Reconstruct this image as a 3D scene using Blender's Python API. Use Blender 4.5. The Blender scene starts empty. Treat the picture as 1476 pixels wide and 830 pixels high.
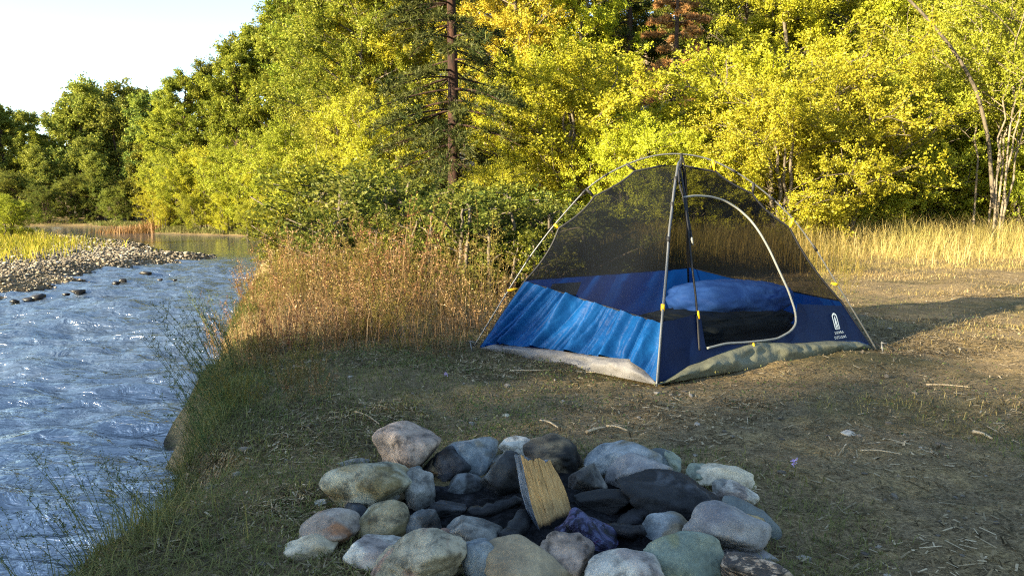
import bpy, math, random
import numpy as np
from mathutils import Vector, Matrix, noise as mnoise

R = math.radians
scene = bpy.context.scene
COL = scene.collection
rng = np.random.default_rng(7)
random.seed(7)

# ------------------------------------------------------------------ camera
CAM_H = 0.95
FPX = 1080.0
PITCH = math.atan((415 - 290) / FPX)
cam_d = bpy.data.cameras.new('camera')
cam = bpy.data.objects.new('camera', cam_d)
COL.objects.link(cam)
cam.location = (0, 0, CAM_H)
cam.rotation_euler = (math.pi / 2 - PITCH, 0, 0)
cam_d.sensor_width = 36
cam_d.lens = 36 * FPX / 1476
cam_d.clip_start = 0.05
cam_d.clip_end = 3000
scene.camera = cam

# ------------------------------------------------------------------ light
SUN_AZ = R(57)          # angle of the sun from straight behind the camera, towards the river
SUN_EL = R(14)
SUN = Vector((-math.sin(SUN_AZ) * math.cos(SUN_EL), -math.cos(SUN_AZ) * math.cos(SUN_EL), math.sin(SUN_EL)))
world = bpy.data.worlds.new('World')
scene.world = world
world.use_nodes = True
wn = world.node_tree
sky = wn.nodes.new('ShaderNodeTexSky')
sky.sky_type = 'NISHITA'
sky.sun_disc = False
sky.sun_elevation = SUN_EL
sky.sun_rotation = math.atan2(SUN.x, SUN.y)
sky.air_density = 0.85
sky.dust_density = 0.15
sky.ozone_density = 1.0
wn.links.new(sky.outputs[0], wn.nodes['Background'].inputs[0])
wn.nodes['Background'].inputs[1].default_value = 0.095
sl = bpy.data.lights.new('sun', 'SUN')
sl.energy = 5.0
sl.angle = R(0.5)
sl.color = (1.0, 0.85, 0.56)
so = bpy.data.objects.new('sun', sl)
COL.objects.link(so)
so.rotation_euler = SUN.to_track_quat('Z', 'Y').to_euler()
scene.view_settings.view_transform = 'Standard'
scene.view_settings.look = 'None'
scene.view_settings.gamma = 1
scene.view_settings.exposure = 2.55
try:
    scene.view_settings.use_curve_mapping = False
except Exception:
    pass
scene.cycles.max_bounces = 7
scene.cycles.diffuse_bounces = 3
scene.cycles.glossy_bounces = 3
scene.cycles.transmission_bounces = 4
scene.cycles.transparent_max_bounces = 10
scene.cycles.use_denoising = False
scene.cycles.use_adaptive_sampling = False
scene.cycles.filter_width = 1.15
scene.cycles.sample_clamp_indirect = 6.0
scene.cycles.caustics_reflective = False
scene.cycles.caustics_refractive = False


def ray(px, py):
    dx = (px - 738) / FPX
    dy = -(py - 415) / FPX
    c, s = math.cos(PITCH), math.sin(PITCH)
    return Vector((dx, c + dy * s, -s + dy * c))


def at_z(px, py, z=0.0):
    d = ray(px, py)
    return Vector((0, 0, CAM_H)) + d * ((z - CAM_H) / d.z)


def at_y(px, py, y):
    d = ray(px, py)
    return Vector((0, 0, CAM_H)) + d * (y / d.y)


# ------------------------------------------------------------------ numpy noise
def _hash(ix, iy, iz, seed):
    h = (ix.astype(np.int64) * 374761393 + iy.astype(np.int64) * 668265263 + iz.astype(np.int64) * 2147483647 + seed * 144665) & 0xFFFFFFFF
    h = ((h ^ (h >> 13)) * 1274126177) & 0xFFFFFFFF
    h = (h ^ (h >> 16)) & 0xFFFF
    return h / 65535.0


def vnoise(x, y, z=None, seed=0):
    x = np.asarray(x, float); y = np.asarray(y, float)
    z = np.zeros_like(x) if z is None else np.asarray(z, float)
    fx, fy, fz = np.floor(x), np.floor(y), np.floor(z)
    ux, uy, uz = x - fx, y - fy, z - fz
    ux, uy, uz = [u * u * (3 - 2 * u) for u in (ux, uy, uz)]
    r = 0
    for dx in (0, 1):
        for dy in (0, 1):
            for dz in (0, 1):
                w = (ux if dx else 1 - ux) * (uy if dy else 1 - uy) * (uz if dz else 1 - uz)
                r = r + w * _hash(fx + dx, fy + dy, fz + dz, seed)
    return r * 2 - 1


def fbm(x, y, z=None, octaves=4, seed=0):
    a, f, s = 1.0, 1.0, 0
    for o in range(octaves):
        s = s + a * vnoise(np.asarray(x) * f, np.asarray(y) * f, None if z is None else np.asarray(z) * f, seed + o * 17)
        a *= 0.5; f *= 2.03
    return s


def sstep(a, b, x):
    t = np.clip((x - a) / (b - a), 0, 1)
    return t * t * (3 - 2 * t)


# ------------------------------------------------------------------ mesh helpers
def quads_mesh(name, co, quads, smooth=False, uv=None):
    co = np.ascontiguousarray(co, np.float32).reshape(-1, 3)
    quads = np.ascontiguousarray(quads, np.int32).reshape(-1, 4)
    me = bpy.data.meshes.new(name)
    me.vertices.add(len(co))
    me.vertices.foreach_set('co', co.ravel())
    me.loops.add(quads.size)
    me.loops.foreach_set('vertex_index', quads.ravel())
    me.polygons.add(len(quads))
    me.polygons.foreach_set('loop_start', np.arange(0, quads.size, 4, dtype=np.int32))
    if smooth:
        me.polygons.foreach_set('use_smooth', np.ones(len(quads), bool))
    me.update(calc_edges=True)
    me.validate()
    return me


def grid_quads(nu, nv, off=0):
    i, j = np.meshgrid(np.arange(nu - 1), np.arange(nv - 1), indexing='ij')
    a = i * nv + j
    return (np.stack([a, a + nv, a + nv + 1, a + 1], -1) + off).reshape(-1, 4)


class MB:
    """collects quads for ONE mesh"""
    def __init__(s):
        s.co, s.q, s.n = [], [], 0

    def add(s, co, q):
        co = np.asarray(co, float).reshape(-1, 3)
        s.co.append(co); s.q.append(np.asarray(q) + s.n); s.n += len(co)

    def tube(s, pts, rad, sides=6, cap=True):
        pts = np.asarray(pts, float)
        k = len(pts)
        rad = np.broadcast_to(np.asarray(rad, float), (k,))
        t = np.gradient(pts, axis=0)
        t /= np.linalg.norm(t, axis=1, keepdims=True) + 1e-9
        ref = np.array([0, 0, 1.0]) if abs(t[:, 2]).mean() < 0.9 else np.array([1.0, 0, 0])
        a = np.cross(t, ref); a /= np.linalg.norm(a, axis=1, keepdims=True) + 1e-9
        b = np.cross(t, a)
        th = np.arange(sides) / sides * 2 * np.pi
        ring = pts[:, None] + rad[:, None, None] * (np.cos(th)[None, :, None] * a[:, None] + np.sin(th)[None, :, None] * b[:, None])
        i, j = np.meshgrid(np.arange(k - 1), np.arange(sides), indexing='ij')
        q = np.stack([i * sides + j, i * sides + (j + 1) % sides, (i + 1) * sides + (j + 1) % sides, (i + 1) * sides + j], -1).reshape(-1, 4)
        co = ring.reshape(-1, 3)
        if cap and sides == 4:
            q = np.vstack([q, [[3, 2, 1, 0]], [[(k - 1) * 4 + m for m in range(4)]]])
        elif cap and sides == 6:
            e = (k - 1) * 6
            q = np.vstack([q, [[3, 2, 1, 0], [5, 4, 3, 0]], [[e, e + 1, e + 2, e + 3], [e, e + 3, e + 4, e + 5]]])
        elif cap and sides == 8:
            e = (k - 1) * 8
            q = np.vstack([q, [[3, 2, 1, 0], [7, 4, 3, 0], [7, 6, 5, 4]], [[e, e + 1, e + 2, e + 3], [e, e + 3, e + 4, e + 7], [e + 4, e + 5, e + 6, e + 7]]])
        s.add(co, q)

    def box(s, c, size, rot=None):
        sx, sy, sz = [v / 2 for v in size]
        co = np.array([[x, y, z] for x in (-sx, sx) for y in (-sy, sy) for z in (-sz, sz)])
        if rot is not None:
            co = co @ np.array(rot.to_3x3()).T
        q = [[0, 1, 3, 2], [4, 6, 7, 5], [0, 4, 5, 1], [2, 3, 7, 6], [0, 2, 6, 4], [1, 5, 7, 3]]
        s.add(co + np.array(c), q)

    def leaves(s, c, L, W, t=None, up=0.3, r=None):
        """rhombus leaves at centres c"""
        r = r or rng
        c = np.asarray(c, float)
        n = len(c)
        L = np.broadcast_to(np.asarray(L, float), (n,)); W = np.broadcast_to(np.asarray(W, float), (n,))
        if t is None:
            t = r.normal(size=(n, 3))
        t = t / (np.linalg.norm(t, axis=1, keepdims=True) + 1e-9)
        nn = r.normal(size=(n, 3)); nn[:, 2] += up
        b = np.cross(t, nn); b /= np.linalg.norm(b, axis=1, keepdims=True) + 1e-9
        co = np.stack([c - t * L[:, None] / 2, c + b * W[:, None] / 2 - t * L[:, None] * .06,
                       c + t * L[:, None] / 2, c - b * W[:, None] / 2 - t * L[:, None] * .06], 1)
        s.add(co.reshape(-1, 3), np.arange(n * 4).reshape(-1, 4))

    def mesh(s, name, smooth=False):
        return quads_mesh(name, np.vstack(s.co), np.vstack(s.q), smooth)

    def build(s, name, mat, parent=None, smooth=False):
        return link(name, s.mesh(name, smooth), mat, parent)


def link(name, me, mat=None, parent=None):
    o = bpy.data.objects.new(name, me)
    COL.objects.link(o)
    if mat is not None:
        if len(me.materials) == 0:
            me.materials.append(mat)
        else:
            o.material_slots[0].link = 'OBJECT'
            o.material_slots[0].material = mat
    if parent is not None:
        o.parent = parent
    return o


def tag(o, label, cat, group=None, kind=None):
    o['label'] = label
    o['category'] = cat
    if group:
        o['group'] = group
    if kind:
        o['kind'] = kind
    return o


def thing(name, label, cat, loc=(0, 0, 0), group=None):
    o = bpy.data.objects.new(name, None)
    o.empty_display_size = 0.1
    COL.objects.link(o)
    o.location = loc
    return tag(o, label, cat, group)


# ------------------------------------------------------------------ material helpers
def lin(c):
    return tuple(((v / 255) / 12.92 if v / 255 <= 0.04045 else ((v / 255 + 0.055) / 1.055) ** 2.4) for v in c)


class NT:
    def __init__(s, name):
        s.m = bpy.data.materials.new(name)
        s.m.use_nodes = True
        s.t = s.m.node_tree
        for n in list(s.t.nodes):
            s.t.nodes.remove(n)
        s.out = s.n('ShaderNodeOutputMaterial')

    def n(s, typ, **kw):
        nd = s.t.nodes.new(typ)
        for k, v in kw.items():
            if isinstance(k, str) and k.startswith('_'):
                continue
            setattr(nd, k, v)
        return nd

    def set(s, nd, **kw):
        for k, v in kw.items():
            sock = nd.inputs[k.replace('__', ' ')]
            if hasattr(v, 'is_output') or isinstance(v, bpy.types.NodeSocket):
                s.t.links.new(v, sock)
            else:
                sock.default_value = v
        return nd

    def lk(s, a, b):
        s.t.links.new(a, b)

    def noise(s, vec, scale, detail=4, rough=0.6, dist=0.0):
        nd = s.n('ShaderNodeTexNoise')
        nd.inputs['Scale'].default_value = scale
        nd.inputs['Detail'].default_value = detail
        nd.inputs['Roughness'].default_value = rough
        nd.inputs['Distortion'].default_value = dist
        if vec is not None:
            s.lk(vec, nd.inputs['Vector'])
        return nd.outputs['Fac']

    def ramp(s, fac, stops, interp='LINEAR'):
        nd = s.n('ShaderNodeValToRGB')
        nd.color_ramp.interpolation = interp
        e = nd.color_ramp.elements
        while len(e) < len(stops):
            e.new(0.5)
        for el, (p, c) in zip(e, stops):
            el.position = p
            el.color = (*c, 1) if len(c) == 3 else c
        s.lk(fac, nd.inputs[0])
        return nd.outputs[0]

    def mix(s, fac, a, b, mode='MIX'):
        nd = s.n('ShaderNodeMix', data_type='RGBA', blend_type=mode)
        for sock, v in ((nd.inputs[0], fac), (nd.inputs[6], a), (nd.inputs[7], b)):
            if isinstance(v, bpy.types.NodeSocket):
                s.lk(v, sock)
            elif isinstance(v, (int, float)):
                sock.default_value = v
            else:
                sock.default_value = (*v, 1)
        return nd.outputs[2]

    def math(s, op, a, b=0.0, clamp=False):
        nd = s.n('ShaderNodeMath', operation=op, use_clamp=clamp)
        for sock, v in ((nd.inputs[0], a), (nd.inputs[1], b)):
            if isinstance(v, bpy.types.NodeSocket):
                s.lk(v, sock)
            else:
                sock.default_value = v
        return nd.outputs[0]

    def bump(s, h, strength, dist=0.02, normal=None):
        nd = s.n('ShaderNodeBump')
        nd.inputs['Strength'].default_value = strength
        nd.inputs['Distance'].default_value = dist
        s.lk(h, nd.inputs['Height'])
        if normal is not None:
            s.lk(normal, nd.inputs['Normal'])
        return nd.outputs[0]

    def principled(s, color, rough=0.8, normal=None, spec=0.3, metal=0.0):
        p = s.n('ShaderNodeBsdfPrincipled')
        for k, v in (('Base Color', color), ('Roughness', rough)):
            if isinstance(v, bpy.types.NodeSocket):
                s.lk(v, p.inputs[k])
            elif k == 'Base Color':
                p.inputs[k].default_value = (*v, 1)
            else:
                p.inputs[k].default_value = v
        p.inputs['Specular IOR Level'].default_value = spec
        p.inputs['Metallic'].default_value = metal
        if normal is not None:
            s.lk(normal, p.inputs['Normal'])
        return p.outputs[0]

    def done(s, shader):
        s.lk(shader, s.out.inputs['Surface'])
        return s.m


def leaf_mat(name, stops, trans=0.35, clump=None, gloss=0.02, nscale=0.9):
    """leaf colour varies leaf by leaf; whole clumps lean to a second hue (clump colour)"""
    t = NT(name)
    geo = t.n('ShaderNodeNewGeometry')
    col = t.ramp(geo.outputs['Random Per Island'], stops)
    if clump is not None:
        tc = t.n('ShaderNodeTexCoord')
        f = t.noise(tc.outputs['Object'], nscale, 3)
        f2 = t.ramp(f, [(0.42, (0, 0, 0)), (0.62, (1, 1, 1))])
        col = t.mix(t.math('MULTIPLY', f2, 0.75), col, clump)
    oi = t.n('ShaderNodeObjectInfo')
    hs = t.n('ShaderNodeHueSaturation')
    t.lk(col, hs.inputs['Color'])
    t.lk(t.math('ADD', t.math('MULTIPLY', oi.outputs['Random'], 0.03), 0.485), hs.inputs['Hue'])
    t.lk(t.math('ADD', t.math('MULTIPLY', oi.outputs['Random'], 0.3), 0.85), hs.inputs['Value'])
    col = hs.outputs[0]
    d = t.n('ShaderNodeBsdfDiffuse'); t.lk(col, d.inputs[0])
    tr = t.n('ShaderNodeBsdfTranslucent'); t.lk(col, tr.inputs[0])
    mx = t.n('ShaderNodeMixShader'); mx.inputs[0].default_value = trans
    t.lk(d.outputs[0], mx.inputs[1]); t.lk(tr.outputs[0], mx.inputs[2])
    gl = t.n('ShaderNodeBsdfGlossy'); gl.inputs['Roughness'].default_value = 0.45
    gl.inputs[0].default_value = (0.8, 0.8, 0.7, 1)
    m2 = t.n('ShaderNodeMixShader'); m2.inputs[0].default_value = gloss * 0.5
    t.lk(mx.outputs[0], m2.inputs[1]); t.lk(gl.outputs[0], m2.inputs[2])
    return t.done(m2.outputs[0])


def bark_mat(name, c1, c2, scale=14):
    t = NT(name)
    tc = t.n('ShaderNodeTexCoord')
    mp = t.n('ShaderNodeMapping'); mp.inputs['Scale'].default_value = (1, 1, 0.25)
    t.lk(tc.outputs['Object'], mp.inputs[0])
    f = t.noise(mp.outputs[0], scale, 6, 0.7)
    col = t.ramp(f, [(0.35, c1), (0.65, c2)])
    return t.done(t.principled(col, 0.9, t.bump(f, 0.8, 0.03)))


M = {}
M['leaf_yellow'] = leaf_mat('leaf_yellow', [(0, (.26, .26, .014)), (.5, (.46, .46, .030)), (1, (.68, .63, .09))], .46, (.27, .28, .018))
M['leaf_lime'] = leaf_mat('leaf_lime', [(0, (.14, .155, .012)), (.5, (.34, .36, .030)), (1, (.58, .55, .08))], .45, (.18, .20, .018))
M['leaf_olive'] = leaf_mat('leaf_olive', [(0, (.07, .085, .012)), (.5, (.16, .165, .018)), (1, (.32, .29, .035))], .38, (.06, .075, .013))
M['leaf_mid'] = leaf_mat('leaf_mid', [(0, (.10, .135, .014)), (.5, (.22, .255, .024)), (1, (.44, .44, .06))], .42, (.11, .14, .016))
M['leaf_gold'] = leaf_mat('leaf_gold', [(0, (.34, .24, .012)), (.5, (.50, .42, .035)), (1, (.64, .56, .08))], .42, (.32, .32, .03))
M['leaf_green'] = leaf_mat('leaf_green', [(0, (.04, .06, .012)), (.5, (.075, .10, .018)), (1, (.18, .19, .03))], .35, (.16, .15, .03), nscale=2.5)
M['leaf_far'] = leaf_mat('leaf_far', [(0, (.06, .10, .025)), (.5, (.13, .17, .035)), (1, (.32, .32, .05))], .4, (.26, .27, .035), nscale=.35)
M['needle_green'] = leaf_mat('needle_green', [(0, (.016, .028, .010)), (.6, (.035, .05, .014)), (1, (.11, .11, .03))], .2, (.07, .07, .016))
M['needle_rust'] = leaf_mat('needle_rust', [(0, (.16, .075, .028)), (.6, (.32, .155, .055)), (1, (.46, .27, .11))], .25, (.28, .15, .05))
M['weed_tan'] = leaf_mat('weed_tan', [(0, (.05, .030, .014)), (.4, (.18, .10, .045)), (.75, (.35, .205, .10)), (1, (.60, .42, .24))], .3, (.10, .085, .02), nscale=1.8)
M['weed_rust'] = leaf_mat('weed_rust', [(0, (.05, .024, .011)), (.45, (.20, .095, .04)), (.8, (.34, .18, .085)), (1, (.52, .35, .2))], .3, (.15, .10, .03), nscale=1.8)
M['weed_olive'] = leaf_mat('weed_olive', [(0, (.06, .06, .015)), (.5, (.14, .12, .025)), (1, (.30, .22, .06))], .3, (.2, .14, .04), nscale=1.5)
M['sprig'] = leaf_mat('sprig', [(0, (.035, .06, .022)), (.6, (.085, .115, .04)), (1, (.22, .20, .08))], .3)
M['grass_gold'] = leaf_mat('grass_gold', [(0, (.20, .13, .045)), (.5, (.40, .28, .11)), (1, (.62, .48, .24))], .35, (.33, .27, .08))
M['grass_green'] = leaf_mat('grass_green', [(0, (.06, .085, .020)), (.5, (.125, .145, .036)), (1, (.31, .265, .10))], .3, (.17, .15, .055), nscale=1.4)
M['grass_lime'] = leaf_mat('grass_lime', [(0, (.2, .22, .02)), (.5, (.32, .32, .03)), (1, (.45, .38, .06))], .35)
M['straw'] = leaf_mat('straw', [(0, (.03, .022, .011)), (.35, (.11, .08, .04)), (.75, (.27, .20, .105)), (1, (.58, .47, .30))], .1, (.09, .075, .04), nscale=2.0)
M['bark_dark'] = bark_mat('bark_dark', (.02, .014, .01), (.085, .05, .032))
M['bark_red'] = bark_mat('bark_red', (.006, .004, .003), (.05, .021, .013), 10)
M['bark_pale'] = bark_mat('bark_pale', (.10, .08, .055), (.26, .21, .15))
M['bark_grey'] = bark_mat('bark_grey', (.05, .04, .03), (.16, .13, .09))

# ------------------------------------------------------------------ terrain
LAND = np.array([(-1.7, -60), (-1.5, -6), (-1.3, 0), (-1.2, 1.5), (-1.2, 2.0), (-1.21, 2.6), (-1.36, 3.3), (-1.8, 4.8), (-2.5, 7.3), (-3.9, 12), (-5.4, 17),
                 (-7.6, 24), (-9.3, 30.5), (-12, 32.5), (-16.5, 34.5), (-19.5, 41), (-26, 45), (-60, 47), (-200, 42), (-400, 60), (-400, 900), (900, 900), (900, -60)], float)
BAR = np.array([(-10, 4), (-7.7, 10.5), (-8.2, 15), (-8.0, 20.2), (-12.4, 26), (-17.5, 31), (-24, 35), (-30, 38), (-60, 39), (-200, 34), (-400, 34), (-400, -60), (-24, -60), (-17, -15), (-12, 0)], float)
HILL = np.array([(-22, 62), (-10, 40), (-3, 27), (4, 21), (14, 19.5), (30, 17), (60, 10), (900, -40), (900, 900), (-100, 900), (-60, 80)], float)


def sdist(px, py, poly):
    """signed distance, positive inside"""
    px = np.asarray(px, float); py = np.asarray(py, float)
    d = np.full(px.shape, 1e9); inside = np.zeros(px.shape, bool)
    n = len(poly)
    for i in range(n):
        ax, ay = poly[i]; bx, by = poly[(i + 1) % n]
        ex, ey = bx - ax, by - ay
        t = np.clip(((px - ax) * ex + (py - ay) * ey) / (ex * ex + ey * ey), 0, 1)
        d = np.minimum(d, np.hypot(px - ax - t * ex, py - ay - t * ey))
        c = ((ay > py) != (by > py)) & (px < (bx - ax) * (py - ay) / (by - ay + 1e-12) + ax)
        inside ^= c
    return np.where(inside, d, -d)


WATER_Z = -0.55


def ground_z(x, y):
    x = np.asarray(x, float); y = np.asarray(y, float)
    wob = 0.15 * fbm(x * 1.7, y * 1.7, octaves=4, seed=3) * np.clip(np.hypot(x, y) / 3, .3, 1)
    sl_ = sdist(x, y, LAND) + wob
    far = sstep(16, 30, np.hypot(x, y))
    land = sstep(-0.55 - far * .6, 0.12 + far * .6, sl_)
    sb = sdist(x, y, BAR) + 0.4 * fbm(x * .5, y * .5, octaves=3, seed=8)
    z = -0.98 + 0.98 * land
    bar = sstep(-1.6, 1.6, sb) * 0.62 + np.clip(sb - 1.5, 0, 20) * 0.012
    z = np.where(land > 0.02, z, -0.98 + bar)
    sh = sdist(x, y, HILL)
    z = z + np.minimum(np.clip(sh, 0, None) * 0.38, 30 + 0 * sh)
    z = z - 0.36 * sstep(17, 27, np.hypot(x, y)) * land * sstep(7, 2, sl_)
    near = sstep(0.0, 0.6, sl_)
    z = z + near * (0.026 * fbm(x * 1.1, y * 1.1, octaves=3, seed=5) + 0.012 * fbm(x * 6, y * 6, octaves=3, seed=6))
    z = z + near * 0.012
    return z


def gz(x, y):
    return float(ground_z(np.array([x]), np.array([y]))[0])


def graded(a, b, n, c, k):
    """n samples from a to b, dense around c"""
    lo, hi = math.asinh((a - c) / k), math.asinh((b - c) / k)
    return c + k * np.sinh(np.linspace(lo, hi, n))


gx = graded(-900, 900, 420, 0.0, 1.6)
gy = graded(-60, 900, 420, 2.6, 1.6)
GX, GY = np.meshgrid(gx, gy, indexing='ij')
GZ = ground_z(GX, GY)
t = NT('earth')
geo = t.n('ShaderNodeNewGeometry')
pos = geo.outputs['Position']
big = t.noise(pos, 0.7, 4)
mid = t.noise(pos, 5, 5, .65)
fine = t.noise(pos, 75, 8, .75)
dirt = t.ramp(fine, [(.34, (.060, .043, .021)), (.50, (.185, .133, .070)), (.66, (.36, .262, .14))])
strw = t.ramp(fine, [(.34, (.080, .056, .023)), (.50, (.25, .175, .080)), (.66, (.47, .34, .16))])
turf = t.ramp(fine, [(.3, (.025, .028, .010)), (.6, (.075, .075, .028)), (.8, (.15, .135, .055))])
c1 = t.mix(t.ramp(mid, [(.45, (0, 0, 0)), (.62, (1, 1, 1))]), dirt, strw)
c2 = t.mix(t.ramp(big, [(.50, (0, 0, 0)), (.64, (.7, .7, .7))]), c1, turf)
sx = t.n('ShaderNodeSeparateXYZ'); t.lk(pos, sx.inputs[0])
wet = t.ramp(t.math('ADD', sx.outputs[2], 1.0), [(.42, (1, 1, 1)), (.50, (0, 0, 0))])
bank = t.ramp(fine, [(.3, (.02, .017, .012)), (.7, (.08, .065, .045))])
c3 = t.mix(wet, c2, bank)
M['earth'] = t.done(t.principled(c3, 0.95, t.bump(fine, 0.7, 0.02, t.bump(mid, .5, .05)), 0.15))
ground = link('ground', quads_mesh('ground', np.stack([GX, GY, GZ], -1), grid_quads(len(gx), len(gy)), True), M['earth'])
tag(ground, 'trampled brown campsite earth with river bank and wooded slope', 'ground', kind='structure')

# ------------------------------------------------------------------ water
wx = np.concatenate([np.linspace(-400, -24, 30)[:-1], np.linspace(-24, -9, 120)[:-1], np.linspace(-9, 0.2, 260)])
wy = np.concatenate([np.linspace(-60, 0, 40)[:-1], np.linspace(0, 10, 330)[:-1], np.linspace(10, 24, 220)[:-1], np.linspace(24, 60, 80)])
WX, WY = np.meshgrid(wx, wy, indexing='ij')
fade = (1 - 0.97 * sstep(15, 23, WY)) * sstep(-30, -14, WX)
WZ = WATER_Z + fade * (0.062 * fbm(WX * 1.3 + .4 * WY, WY * 3.0, octaves=3, seed=21) + 0.016 * fbm(WX * 3.0, WY * 7.0, octaves=2, seed=31))
t = NT('water')
geo = t.n('ShaderNodeNewGeometry')
mp = t.n('ShaderNodeMapping'); mp.inputs['Scale'].default_value = (1, 2.2, 1)
t.lk(geo.outputs['Position'], mp.inputs[0])
n1 = t.noise(mp.outputs[0], 4.6, 4, .55, .8)
n2 = t.noise(mp.outputs[0], 10, 2, .5, .4)
sx = t.n('ShaderNodeSeparateXYZ'); t.lk(geo.outputs['Position'], sx.inputs[0])
calm = t.ramp(t.math('DIVIDE', sx.outputs[1], 40), [(.38, (1, 1, 1)), (.55, (.025, .025, .025))])
hh = t.math('MULTIPLY', t.math('ADD', t.math('MULTIPLY', n1, .82), t.math('MULTIPLY', n2, .18)), calm)
p = t.n('ShaderNodeBsdfPrincipled')
p.inputs['Base Color'].default_value = (.040, .052, .066, 1)
p.inputs['Roughness'].default_value = 0.10
p.inputs['IOR'].default_value = 2.5
p.inputs['Specular IOR Level'].default_value = 0.8
t.lk(t.bump(hh, 0.9, 0.10), p.inputs['Normal'])
M['water'] = t.done(p.outputs[0])
water = link('water', quads_mesh('water', np.stack([WX, WY, WZ], -1), grid_quads(len(wx), len(wy)), True), M['water'])
tag(water, 'rippled blue river water flowing past the grassy bank', 'river', kind='structure')


# ------------------------------------------------------------------ stones
PIT = at_z(800, 742, 0)


def stone_mat(name, ca, cb, cc=None, speck=0.5, vein=0.0, scale=6, rough=0.75, band=None):
    t = NT(name)
    tc = t.n('ShaderNodeTexCoord')
    oi = t.n('ShaderNodeObjectInfo')
    va = t.n('ShaderNodeVectorMath', operation='ADD')
    t.lk(tc.outputs['Object'], va.inputs[0])
    cm = t.n('ShaderNodeCombineXYZ')
    t.lk(t.math('MULTIPLY', oi.outputs['Random'], 40), cm.inputs[0])
    t.lk(cm.outputs[0], va.inputs[1])
    v = va.outputs[0]
    f = t.noise(v, scale, 6, .65, .4)
    g = t.noise(v, scale * 4, 6, .68)
    h = t.noise(v, scale * 30, 3, .7)
    col = t.ramp(f, [(.43, ca), (.57, cb)])
    if cc is not None:
        pt = t.noise(v, scale * .8, 3, .5, .8)
        col = t.mix(t.ramp(pt, [(.52, (0, 0, 0)), (.60, (1, 1, 1))]), col, cc)
    if band is not None:
        mpb = t.n('ShaderNodeMapping'); mpb.inputs['Scale'].default_value = (1, 1, 3.5); mpb.inputs['Rotation'].default_value = (0, .5, 0)
        t.lk(v, mpb.inputs[0])
        w = t.noise(mpb.outputs[0], 13, 6, .65, 1.5)
        col = t.mix(t.ramp(w, [(.49, (0, 0, 0)), (.56, (1, 1, 1))]), col, band)
    dk = t.ramp(g, [(.36, (.20, .20, .20)), (.48, (.95, .95, .95)), (.66, (1.5, 1.5, 1.5))])
    col = t.mix(speck, col, dk, 'MULTIPLY')
    hk = t.ramp(h, [(.36, (.45, .45, .45)), (.5, (1, 1, 1)), (.64, (1.5, 1.5, 1.5))])
    col = t.mix(.18, col, hk, 'MULTIPLY')
    # soot from the fire on faces towards the pit, ragged edge
    gm = t.n('ShaderNodeNewGeometry')
    dv = t.n('ShaderNodeVectorMath', operation='DISTANCE')
    t.lk(gm.outputs['Position'], dv.inputs[0])
    dv.inputs[1].default_value = (PIT[0], PIT[1], 0.0)
    ds = t.math('ADD', dv.outputs['Value'], t.math('MULTIPLY', f, .22))
    so_ = t.ramp(ds, [(.30, (.9, .9, .9)), (.43, (0, 0, 0))])
    col = t.mix(so_, col, (.012, .012, .012))
    if vein:
        vo = t.n('ShaderNodeTexVoronoi', feature='DISTANCE_TO_EDGE'); vo.inputs['Scale'].default_value = scale * .7
        t.lk(v, vo.inputs['Vector'])
        cr = t.ramp(vo.outputs['Distance'], [(.0, (.3, .3, .3)), (.03, (1, 1, 1))])
        col = t.mix(vein, col, cr, 'MULTIPLY')
    hgt = t.math('ADD', t.math('MULTIPLY', g, .6), t.math('MULTIPLY', h, .4))
    return t.done(t.principled(col, rough, t.bump(hgt, .4, .012), .3))


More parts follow.
